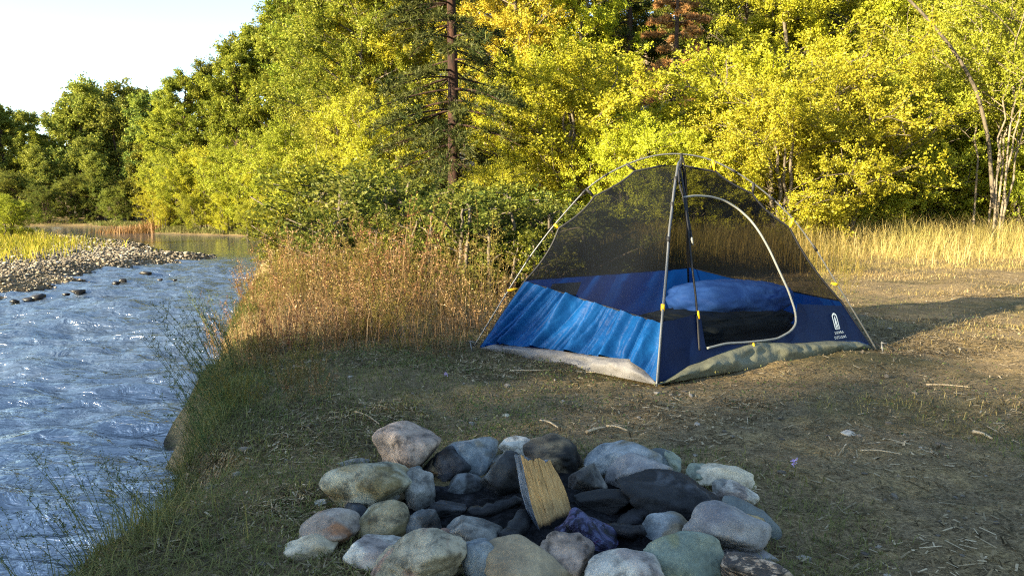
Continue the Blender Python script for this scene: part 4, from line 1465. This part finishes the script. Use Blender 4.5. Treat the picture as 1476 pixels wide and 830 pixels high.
# dark shrubs between the weeds and the bushes
GS = 'dark green shrubs behind the dry weeds'
k = 0
for px, d, h in [(415, 11, .85), (455, 10.2, .95), (492, 9.2, 1.0), (530, 9.8, 1.15), (562, 8.6, .95), (600, 9.2, 1.1), (632, 8.3, 1.0), (668, 8.8, 1.1), (700, 7.9, .95), (735, 8.4, 1.05), (768, 7.6, .95), (800, 8.2, .95), (850, 8.8, .8),
                  (505, 11.5, 1.4), (575, 11.8, 1.5), (645, 11.2, 1.25), (715, 11, 1.2), (780, 10.8, 1.1)]:
    plant('shrub', ('shrub0', 'shrub1')[k % 2], px, d, h * (.72, 1.0, .85, 1.12, .78)[k % 5], ('leaf_green', 'leaf_olive', 'leaf_green')[k % 3], 'bark_grey', ('dark green leafy shrub in the thicket between dry weeds and tent', 'olive leafy shrub in the thicket between dry weeds and tent', 'dark green leafy shrub in the thicket between dry weeds and tent')[k % 3], 'shrub', GS, wide=1.35)
    k += 1
plant('riverside_bush', 'bush0', 8, 25, 1.5, 'leaf_lime', 'bark_grey', 'bright green bush on the gravel bar at the picture edge', 'bush', None, wide=1.5)
# trees standing outside the frame on the other bank: they cast the evening shade over the camp
shade = [(-46, -10, 9), (-42.5, -11, 8), (-39, -10, 8.4), (-35.5, -10.5, 8.2), (-32.5, -10, 8.6), (-30.2, -10, 8.8), (-27.4, -10, 7.4), (-24.5, -10.5, 7.6), (-23.3, -9.5, 7.4), (-22, -10, 7.5), (-19.5, -10, 7.4), (-17, -11, 6.8),
         (-44, -16, 9), (-37, -16, 8.6), (-31, -16, 8.6), (-26, -16, 9.2), (-21.5, -16, 9.6), (-14, -13, 8)]
shade += [(-31.5, -12.5, 9.8), (-27.6, -12.5, 8.2)]
for k, (x, y, h) in enumerate(shade):
    x, y = x + 1.2, y - 4
    plant('riverbank_tree', ('tree0', 'tree1')[k % 2], 0, y, h, 'leaf_olive', 'bark_dark', 'tree on the opposite river bank outside the picture', 'tree', 'trees on the opposite bank', rz=k * 1.3, wide=.85 if h == 8.8 else 1.25, x=x)
for k, (x, y, h) in enumerate([(8, -8.5, 8.8), (12, -7.5, 9), (16, -5, 9), (19, -1, 9)]):  # unseen trees added so light on the fire ring falls mostly from above
    plant('sky_block_tree', ('tree0', 'tree1')[k % 2], 0, y, h, 'leaf_olive', 'bark_dark', 'unseen tree added to keep low sky light off the camp', 'tree', 'unseen trees added to block low sky light', wide=1.25, x=x)
for k, (x, y, h) in enumerate([(-62, 42, 9)]):
    plant('riverbank_tree', ('tree1', 'tree0')[k % 2], 0, y, h, 'leaf_olive', 'bark_dark', 'tree at the far bend outside the picture', 'tree', 'trees at the far bend', wide=1.3, x=x)

# slanting bare branch at the top over the yellow trees
mb = MB()
bp = smooth_path([at_y(x, y, dd) for x, y, dd in [(1432, 300, 15.6), (1425, 200, 15.4), (1408, 130, 15.2), (1380, 80, 15.1), (1340, 30, 15.0), (1300, -10, 15), (1240, -60, 15)]], 40)
mb.tube(bp, np.linspace(.042, .022, 40), 8)
b_ = mb.build('leaning_trunk', M['bark_grey'], None, True)
tag(b_, 'bare grey trunk leaning and slanting over the yellow trees', 'tree trunk')

# ------------------------------------------------------------------ weeds and grasses
def weed_clump(seed, n, hmin, hmax, rad, leafn=24, lean=.22, leaf=.024, bias=(0, 0)):
    r = np.random.default_rng(seed)
    st, lf = MB(), MB()
    for i_ in range(n):
        a, q = r.uniform(0, 2 * np.pi), rad * math.sqrt(r.uniform())
        b = np.array([math.cos(a) * q, math.sin(a) * q, -.03])
        h = r.uniform(hmin, hmax)
        tip = b + np.array([math.cos(a) * lean * h * r.uniform(.1, 1) + bias[0] * h + r.normal() * .05, math.sin(a) * lean * h * r.uniform(.1, 1) + bias[1] * h + r.normal() * .05, h])
        md = (b + tip) / 2 + np.array([0, 0, h * .10])
        pth = bez(b, md, tip, 6)
        st.tube(pth, np.linspace(.0024, .0009, 6), 3, False)
        nb = r.integers(2, 6)
        for _ in range(nb):
            u = r.uniform(.45, 1) * 4.99
            j = int(u); p0 = pth[j] + (pth[j + 1] - pth[j]) * (u - j)
            d = r.normal(size=3) * .6 + np.array([0, 0, .7]); d /= np.linalg.norm(d)
            p1 = p0 + d * h * r.uniform(.08, .22)
            st.tube(np.stack([p0, (p0 + p1) / 2, p1]), [.0014, .0011, .0008], 3, False)
            m_ = r.integers(4, 9)
            f_ = r.uniform(.2, 1.05, m_)
            lf.leaves(p0 + (p1 - p0) * f_[:, None] + r.normal(size=(m_, 3)) * .008, leaf * r.uniform(.5, 1.1, m_), leaf * .5 * r.uniform(.5, 1.1, m_), None, .2, r)
        m_ = leafn
        u = r.uniform(.05, 1, m_) * 4.99; j = u.astype(int)
        p0 = pth[j] + (pth[j + 1] - pth[j]) * (u - j)[:, None]
        tv = r.normal(size=(m_, 3)); tv[:, 2] = np.abs(tv[:, 2]) * .6
        L = leaf * 1.25 * r.uniform(.4, 1.3, m_)
        lf.leaves(p0 + tv / np.linalg.norm(tv, axis=1, keepdims=True) * L[:, None] * .5, L, L * .3, tv, .2, r)
    return st.mesh('stalks', False), lf.mesh('leaves')


WEED = [weed_clump(201, 30, .40, .85, .28, lean=.35), weed_clump(202, 22, .5, 1.0, .24, lean=.45), weed_clump(203, 42, .22, .6, .30, lean=.4), weed_clump(204, 14, .35, .75, .10, 16, .3, .018, (-.45, 0)), weed_clump(205, 11, .3, .6, .08, 18, .35, .02, (-.6, -.1))]


def weed(name, w, x, y, sc, mat, label, cat, group, rz=None, stalk=None):
    o = thing(name, label, cat, (x, y, gz(x, y)), group)
    o.scale = (sc, sc, sc)
    o.rotation_euler = (0, 0, random.uniform(0, 6.28) if rz is None else rz)
    for nm, me, mt in (('stalks', WEED[w][0], stalk or mat), ('leaves', WEED[w][1], mat)):
        c = bpy.data.objects.new(nm, me); COL.objects.link(c)
        if len(me.materials) == 0:
            me.materials.append(M[mt])
        c.material_slots[0].link = 'OBJECT'; c.material_slots[0].material = M[mt]
        c.parent = o
    return o


GW = 'dry weeds between the river and the tent'
r_ = np.random.default_rng(55)
cnt = 0
LABW = {'weed_tan': 'tan clump of tall dry weeds in the bed between river and tent', 'weed_rust': 'rusty clump of tall dry weeds in the bed between river and tent', 'weed_olive': 'olive clump of tall dry weeds in the bed between river and tent'}
for y in np.arange(4.6, 8.6, .38):
    edge = np.interp(y, LAND[:, 1][:14], LAND[:, 0][:14])
    xmax = np.interp(y, [4.7, 5.2, 6, 8.6], [-.42, -.30, -.15, .1])
    for x in np.arange(edge - .06, xmax, .34):
        xx, yy = x + r_.uniform(-.17, .17), y + r_.uniform(-.2, .2)
        fx = (xx - edge) / max(.3, xmax - edge)
        mt = r_.choice(['weed_tan', 'weed_rust', 'weed_olive'], p=[.40, .34, .26] if fx < .5 else [.30, .08, .62])
        if r_.uniform() < .30:
            continue
        weed('dry_weed', int(r_.integers(0, 3)), xx, yy, r_.uniform(.5, 1.0) * (.72 if y < 5.1 else 1) * (.7 if fx < .15 else 1), mt, LABW[mt], 'weed', GW)
        cnt += 1
for y in np.arange(3.2, 4.6, .26):
    edge = np.interp(y, LAND[:, 1][:14], LAND[:, 0][:14])
    for x in np.arange(edge - .10, edge + .55, .25):
        mt = r_.choice(['weed_tan', 'weed_olive'], p=[.3, .7])
        if r_.uniform() < .4:
            continue
        weed('dry_weed', 2, x + r_.uniform(-.1, .1), y + r_.uniform(-.1, .1), r_.uniform(.2, .38), mt, {'weed_tan': 'short tan weed clump on the shaded bank edge before the tall weeds', 'weed_olive': 'short olive weed clump on the shaded bank edge before the tall weeds'}[mt], 'weed', 'short weeds on the shaded bank edge')
for px, d, sc_, lab in [(1192, 6.9, .55, 'thin olive weed growing close behind the door side of the tent'), (1222, 7.8, .5, 'thin olive weed a step behind the one at the tent')]:
    weed('dry_weed', 1, (px - 738) / FPX * d, d, sc_, 'weed_olive', lab, 'weed', None)
# plants leaning over the water at the bank edge
GO = 'leafy sprays leaning over the water'
for i_, (x, y, w, sc) in enumerate([(-1.17, 2.05, 3, .62), (-1.15, 2.3, 4, .7), (-1.18, 2.62, 3, .8), (-1.2, 2.85, 4, .75), (-1.3, 3.15, 3, .85), (-1.4, 3.45, 4, .9), (-1.5, 3.75, 3, .9), (-1.62, 4.1, 3, .95), (-1.72, 4.5, 4, .95), (-1.9, 4.95, 3, 1), (-1.12, 1.85, 4, .6), (-1.14, 1.7, 3, .5)]):
    weed('bank_plant', w, x + .02, y, sc * .72, 'sprig', 'thin leafy spray leaning from the bank over the water', 'plant', GO, r_.uniform(-.5, .5), 'sprig')


def blades(name, X, Y, h, w, mat, label, kind, lean=.5, z0=0.0, cat='grass', flat=0.0, r=None, curve=True):
    """many grass blades as ONE mesh of bent ribbons"""
    r = r or rng
    n = len(X)
    Z = ground_z(X, Y) + z0
    b = np.stack([X, Y, Z], -1)
    az = r.uniform(0, 2 * np.pi, n)
    d = np.stack([np.cos(az), np.sin(az), 0 * az], -1)
    s = np.stack([-np.sin(az), np.cos(az), 0 * az], -1)
    h = np.broadcast_to(h, (n,)); w = np.broadcast_to(w, (n,))
    le = r.uniform(.15, 1, n) * lean
    az2 = r.uniform(0, 2 * np.pi, n)
    s = s * np.cos(az2 * .25)[:, None]
    m = b + d * (h * le * .35)[:, None] + np.array([0, 0, 1]) * (h * .6)[:, None]
    e = b + d * (h * le)[:, None] + np.array([0, 0, 1]) * (h * (1 - le * .35))[:, None]
    hw = s * (w / 2)[:, None]
    co = np.stack([b - hw, b + hw, m + hw * .8, m - hw * .8, e + hw * .15, e - hw * .15], 1).reshape(-1, 3)
    q = (np.arange(n)[:, None, None] * 6 + np.array([[0, 1, 2, 3], [3, 2, 4, 5]])[None]).reshape(-1, 4)
    o = link(name, quads_mesh(name, co, q), M[mat])
    return tag(o, label, cat, kind='stuff')


def scatter(n, y0, y1, margin=1.0, power=1.5, r=None):
    """world positions on the land in front of the camera, denser nearby"""
    r = r or rng
    u = r.uniform(0, 1, n)
    y = y0 * (y1 / y0) ** (u ** (1 / power * 1.2))
    x = r.uniform(-1, 1, n) * (y * .72 + margin)
    ok = sdist(x, y, LAND) > -.05
    return x[ok], y[ok]


def not_in_tent(x, y):
    poly = np.array([(v.x, v.y) for v in (TF, TR, TB, TL)])
    return sdist(x, y, poly) < -.01


def in_pit(x, y):
    return ((x - pc.x) / .60) ** 2 + ((y - pc.y - .02) / .38) ** 2 < 1


# green matted grass
X, Y = scatter(260000, 1.35, 11, 1.0)
nz_ = fbm(X * 1.4, Y * 1.4, octaves=3, seed=77)
mask = sstep(.3, -1.1, X - .1 * Y) * .9 + sstep(.2, .7, nz_) * .28
mask = mask * sstep(6.5, 4.2, Y) + sstep(.25, .7, nz_) * .25 * (X > 1.2)
ringd = np.abs(np.hypot((X - pc.x) / .85, (Y - pc.y) / .62) - 1)
mask = np.maximum(mask, .55 * sstep(.25, .05, ringd))
keep = (rng.uniform(0, 1, len(X)) < mask * .95) & not_in_tent(X, Y) & ~in_pit(X, Y)
X, Y = X[keep], Y[keep]
hh_ = rng.uniform(.010, .042, len(X))
blades('grass', X, Y, hh_, rng.uniform(.0018, .0042, len(X)), 'grass_green', 'short matted green grass growing on the bank and round the fire ring', 'stuff', 2.2)
# taller rough grass tufts on the bank edge and under the weeds
Y = rng.uniform(1.3, 9.5, 40000)
X = np.interp(Y, LAND[:, 1][:14], LAND[:, 0][:14]) + np.abs(rng.normal(size=len(Y))) * .22 - .24
blades('edge_grass', X, Y, rng.uniform(.02, .09, len(X)) * (1 + 1.2 * sstep(.1, .7, fbm(X * 3, Y * 3, octaves=2, seed=19))), rng.uniform(.0018, .0042, len(X)), 'grass_green', 'rough dark grass overhanging the edge of the river bank', 'stuff', 1.9)
X, Y = scatter(150000, 1.35, 8, .9)
nz_ = fbm(X * 2.2, Y * 2.2, octaves=3, seed=117)
keep = (rng.uniform(0, 1, len(X)) < (sstep(.4, -.9, X - .1 * Y) * .8 + .12) * sstep(-.1, .6, nz_)) & not_in_tent(X, Y) & ~in_pit(X, Y)
X, Y = X[keep], Y[keep]
mb = MB()
Zf = ground_z(X, Y) + rng.uniform(.004, .04, len(X))
L = rng.uniform(.006, .020, len(X))
mb.leaves(np.stack([X, Y, Zf], -1), L, L * rng.uniform(.35, .6, len(X)), None, 1.2)
tag(mb.build('ground_plants', M['sprig']), 'tiny leafy ground plants matted through the bank grass', 'ground cover', kind='stuff')
Y = rng.uniform(4.6, 8.8, 6000)
e_ = np.interp(Y, LAND[:, 1][:14], LAND[:, 0][:14])
X = e_ + rng.uniform(0, 1, len(Y)) * (np.interp(Y, [4.3, 5.2, 6, 8.8], [-.3, -.3, -.15, .2]) - e_)
blades('dry_grass', X, Y, rng.uniform(.06, .30, len(X)), rng.uniform(.002, .0045, len(X)), 'weed_tan', 'dry tan undergrowth grass at the foot of the tall weeds', 'stuff', .8)
# straw litter lying flat
X, Y = scatter(420000, 1.35, 13, 1.2)
nz_ = fbm(X * 1.1 + 9, Y * 1.6, octaves=4, seed=87)
keep = (rng.uniform(0, 1, len(X)) < .15 + .85 * sstep(-.35, .4, nz_) ** 2) & not_in_tent(X, Y) & ~in_pit(X, Y)
X, Y = X[keep], Y[keep]
n = len(X)
az = rng.uniform(0, 2 * np.pi, n)
L = rng.gamma(1.5, .013, n) + .007
dv = np.stack([np.cos(az) * L, np.sin(az) * L], -1) / 2
wd = rng.uniform(.0010, .0032, n)
sv = np.stack([-np.sin(az) * wd, np.cos(az) * wd], -1)
Za = ground_z(X - dv[:, 0], Y - dv[:, 1]) + rng.uniform(.002, .012, n)
Zb = ground_z(X + dv[:, 0], Y + dv[:, 1]) + rng.uniform(.002, .012, n)
co = np.stack([np.stack([X - dv[:, 0] - sv[:, 0], Y - dv[:, 1] - sv[:, 1], Za], -1), np.stack([X + dv[:, 0] - sv[:, 0], Y + dv[:, 1] - sv[:, 1], Zb], -1),
               np.stack([X + dv[:, 0] + sv[:, 0], Y + dv[:, 1] + sv[:, 1], Zb + .001], -1), np.stack([X - dv[:, 0] + sv[:, 0], Y - dv[:, 1] + sv[:, 1], Za + .001], -1)], 1)
o = link('straw', quads_mesh('straw', co.reshape(-1, 3), np.arange(n * 4).reshape(-1, 4)), M['straw'])
tag(o, 'dry straw and leaf litter strewn over the trampled ground', 'straw', kind='stuff')
# short pale dry grass: its bands paint sunlit strips onto the ground past the tent
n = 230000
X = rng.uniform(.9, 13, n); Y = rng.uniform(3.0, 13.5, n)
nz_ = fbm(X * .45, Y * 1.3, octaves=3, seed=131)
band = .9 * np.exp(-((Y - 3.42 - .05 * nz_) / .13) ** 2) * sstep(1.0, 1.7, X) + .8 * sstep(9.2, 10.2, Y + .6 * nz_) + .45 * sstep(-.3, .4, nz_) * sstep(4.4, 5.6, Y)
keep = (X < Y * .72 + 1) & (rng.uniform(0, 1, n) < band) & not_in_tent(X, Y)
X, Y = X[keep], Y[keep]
blades('dry_turf_lit_bands', X, Y, rng.uniform(.015, .06, len(X)) * (.7 + .05 * Y), rng.uniform(.0015, .003, len(X)) * (.8 + .08 * Y), 'grass_gold', 'short pale dry grass, its bands painting sunlit strips over trampled ground', 'stuff', 2.0)
# pebbles trodden into the ground
X, Y = scatter(1500, 1.4, 9, 1.0)
keep = not_in_tent(X, Y) & ~in_pit(X, Y)
X, Y = X[keep], Y[keep]
cop, fcp = ico(1)
szp = rng.gamma(2.0, .0035, len(X)).clip(.003, .024)
Vp = cop[None] * szp[:, None, None] * rng.uniform(.6, 1.2, (len(X), 1, 3)) * np.array([1, 1, .6]) * (1 + .15 * rng.normal(size=(len(X), len(cop), 1)))
Vp = Vp + np.stack([X, Y, ground_z(X, Y) + szp * .2], -1)[:, None]
Fp = (np.array(fcp)[None] + (np.arange(len(X)) * len(cop))[:, None, None]).reshape(-1, 3)
me = bpy.data.meshes.new('pebbles')
me.from_pydata(Vp.reshape(-1, 3).tolist(), [], Fp.tolist())
t = NT('pebble')
gp_ = t.n('ShaderNodeNewGeometry')
M['pebble'] = t.done(t.principled(t.ramp(gp_.outputs['Random Per Island'], [(0, (.07, .06, .05)), (.6, (.17, .145, .11)), (1, (.32, .28, .23))]), .85, None, .2))
tag(link('pebbles', me, M['pebble']), 'small pebbles trodden into the campsite earth', 'pebbles', kind='stuff')
# golden tall grass before the trees
n = 64000
X = rng.uniform(2.0, 14.5, n); Y = rng.uniform(9.5, 17.5, n)
keep = (rng.uniform(0, 1, n) < sstep(10.4, 14.5, Y + 1.6 * fbm(X * .7, Y * .7, seed=12) + (X - 8) * .1) ** 1.5)
X, Y = X[keep], Y[keep]
blades('golden_grass', X, Y, rng.uniform(.06, .95, len(X)) * (.4 + .6 * sstep(11, 15.5, Y)), rng.uniform(.003, .008, len(X)), 'grass_gold', 'tall golden grass along the foot of the yellow trees', 'stuff', 1.6)
n = 30000
X = rng.uniform(-5, 4.5, n); Y = rng.uniform(9.5, 17, n)
keep = sdist(X, Y, LAND) > .1
X, Y = X[keep], Y[keep]
blades('meadow_grass', X, Y, rng.uniform(.25, .8, len(X)), rng.uniform(.004, .009, len(X)), 'weed_olive', 'tall rough grass between the shrubs and the yellow bushes', 'stuff', .7)
# orange and lime growth on the bar and bend
n = 60000
X = rng.uniform(-24, -8.5, n); Y = rng.uniform(15, 33, n)
nz_ = fbm(X * .35, Y * .25, octaves=3, seed=91)
keep = rng.uniform(0, 1, n) < .6 * sstep(1.0, 3.6, sdist(X, Y, BAR) + 1.6 * nz_) * sstep(14.5, 18, Y)
X, Y = X[keep], Y[keep]
blades('bar_plants', X, Y, rng.uniform(.10, .38, len(X)), rng.uniform(.012, .03, len(X)), 'grass_lime', 'low yellow green plants growing on the gravel bar', 'stuff', .9, cat='ground cover')
n = 90000
Y = rng.uniform(17, 47, n)
X = np.interp(Y, LAND[9:18, 1], LAND[9:18, 0]) + rng.uniform(-1.2, 1.6, n)
X = np.where(Y > 44.5, rng.uniform(-48, -24, n), X)
Y = np.where(Y > 44.5, 45 + (-26 - X) * .06 + rng.uniform(-.6, 1.6, n), Y)
keep = (ground_z(X, Y) > WATER_Z + .05) & (sdist(X, Y, LAND) < 2.2)
X, Y = X[keep], Y[keep]
blades('bank_growth', X, Y, rng.uniform(.05, .24, len(X)), rng.uniform(.015, .03, len(X)), 'grass_green', 'rank olive growth hanging over the waterline of the far bank', 'stuff', 1.0, cat='ground cover')
n = 3500
X = rng.normal(-18.1, .8, n); Y = rng.normal(36.3, .7, n)
blades('orange_grass', X, Y, rng.uniform(.3, .9, n), rng.uniform(.02, .04, n), 'weed_rust', 'patch of orange grass at the waterline of the river bend', 'stuff', .6)

# ------------------------------------------------------------------ gravel bar
co2, fc2 = ico(1)
n = 15000
X = np.concatenate([rng.uniform(-14, -7, 40000), rng.uniform(-26, -7, 34000)]); Y = np.concatenate([rng.uniform(7, 21, 40000), rng.uniform(10, 34, 34000)])
sb = sdist(X, Y, BAR)
keep = (sb > -.9) & (sb < 9)
X, Y = X[keep], Y[keep]
n = len(X)
sz = rng.gamma(2.4, .0095, n).clip(.014, .11) * np.clip(Y / 16, .8, 1.5)
Zg = ground_z(X, Y)
V = co2[None] * (sz[:, None, None] * rng.uniform(.5, 1.0, (n, 1, 3)) * np.array([1, 1, .5]))
V = V * (1 + .18 * rng.normal(size=(n, len(co2), 1)))
a = rng.uniform(0, 6.28, n)
Vx = V[..., 0] * np.cos(a)[:, None] - V[..., 1] * np.sin(a)[:, None]
Vy = V[..., 0] * np.sin(a)[:, None] + V[..., 1] * np.cos(a)[:, None]
V = np.stack([Vx + X[:, None], Vy + Y[:, None], V[..., 2] + Zg[:, None] + sz[:, None] * .2], -1).reshape(-1, 3)
F = (np.array(fc2)[None] + (np.arange(n) * len(co2))[:, None, None]).reshape(-1, 3)
me = bpy.data.meshes.new('gravel')
me.vertices.add(len(V)); me.vertices.foreach_set('co', V.astype(np.float32).ravel())
me.loops.add(F.size); me.loops.foreach_set('vertex_index', F.astype(np.int32).ravel())
me.polygons.add(len(F)); me.polygons.foreach_set('loop_start', np.arange(0, F.size, 3, dtype=np.int32))
me.polygons.foreach_set('use_smooth', np.ones(len(F), bool))
me.update(calc_edges=True)
t = NT('gravel')
geo = t.n('ShaderNodeNewGeometry')
col = t.ramp(geo.outputs['Random Per Island'], [(0, (.07, .058, .042)), (.5, (.18, .15, .108)), (.85, (.27, .225, .165)), (1, (.40, .35, .28))])
M['gravel'] = t.done(t.principled(col, .85, None, .25))
o = link('gravel', me, M['gravel'])
tag(o, 'river cobbles and gravel covering the bar across the water', 'gravel', kind='stuff')
for i_, (px, py, hw) in enumerate([(20, 434, 8), (40, 432, 10), (57, 428, 14), (112, 421, 10), (168, 408, 8), (178, 404, 7), (212, 394, 11), (232, 403, 5), (252, 404, 4), (95, 424, 6)]):
    p_ = at_z(px, py, WATER_Z + .02)
    sc = p_.y / FPX
    co, fc = stone_shape(300 + i_, .4, ICO2)
    me = bpy.data.meshes.new('wet_rock'); me.from_pydata((co * np.array([hw * sc, hw * sc * .8, hw * sc * .45])).tolist(), [], fc)
    me.polygons.foreach_set('use_smooth', np.ones(len(fc), bool))
    o = link('wet_rock', me, SM['wet']); o.location = p_
    tag(o, 'dark wet rock in the shallows along the gravel bar', 'rock', 'wet rocks at the gravel bar')

# ------------------------------------------------------------------ small things on the ground
def twig(px, py, px2, py2, rad, mat, label, cat='stick', group=None):
    a, b = at_z(px, py, 0.0), at_z(px2, py2, 0.0)
    a.z = gz(a.x, a.y) + rad + .006; b.z = gz(b.x, b.y) + rad + .006
    mb = MB()
    pts = np.array([a[:], (a * .6 + b * .4 + Vector((.01, .01, .004)))[:], b[:]])
    mb.tube(smooth_path(pts, 10), np.linspace(rad, rad * .6, 10), 6)
    return tag(mb.build('stick', M[mat], None, True), label, cat, group)


M['pale_wood'] = bark_mat('pale_wood', (.35, .26, .15), (.62, .5, .33), 40)
GT = 'pale sticks on the trampled ground'
twig(1402, 619, 1431, 628, .007, 'pale_wood', 'pale stick on bare ground far out beside the white stone', 'stick', GT)
twig(778, 611, 804, 618, .005, 'pale_wood', 'thin pale stick behind the brown scorched stone', 'stick', GT)
twig(845, 625, 872, 619, .007, 'pale_wood', 'short thick pale chip behind the pale blue oval stone', 'stick', GT)
twig(874, 616, 904, 621, .005, 'pale_wood', 'pale chip next to the short thick one', 'stick', GT)
twig(512, 605, 547, 618, .004, 'pale_wood', 'curved straw stick on the grass above the pink boulder', 'stick', GT)
twig(735, 537, 880, 538, .004, 'pale_wood', 'long thin straw stem along the white edge of the tent', 'stick', GT)
twig(1335, 555, 1400, 560, .004, 'pale_wood', 'thin straw stem on the ground past the tent peg', 'stick', GT)
twig(1240, 655, 1300, 662, .003, 'pale_wood', 'slender straw stem between white stone and purple flower', 'stick', GT)
make_stone(1222, 626, 11, 6, 3.12, -20, .7, 'white', 'small white stone alone on the bare ground', 61, 'stone', None, None)
make_stone(595, 588, 8, 3, 3.5, 0, .3, 'cream', 'flat pale pebble on grass between boulder and weeds', 62, 'stone', None, None)
make_stone(730, 598, 6, 3, 3.4, 0, .5, 'cream', 'pale chip of stone behind the fire ring', 63, 'stone', None, None)
M['petal'] = leaf_mat('petal', [(0, (.32, .24, .50)), (1, (.5, .42, .68))], .3)
for px, py, hgt, lab in ((1144, 690, .05, 'pale purple flower on the ground outside the cream stones'), (643, 553, .035, 'small purple flower in grass between boulder and tent')):
    p_ = at_z(px, py, 0)
    z_ = gz(p_.x, p_.y)
    f_ = thing('wildflower', lab, 'flower', (p_.x, p_.y, z_))
    mb = MB(); mb.tube([(0, 0, -.02), (.004, 0, hgt * .5), (0, 0, hgt)], .0016, 4); mb.build('flower_stem', M['grass_green'], f_)
    mb = MB()
    c_ = rng.normal(size=(26, 3)) * np.array([.005, .005, .006]) + np.array([0, 0, hgt])
    mb.leaves(c_, .009, .005); mb.build('petals', M['petal'], f_)
print('weeds', cnt, 'objects', len(bpy.data.objects))
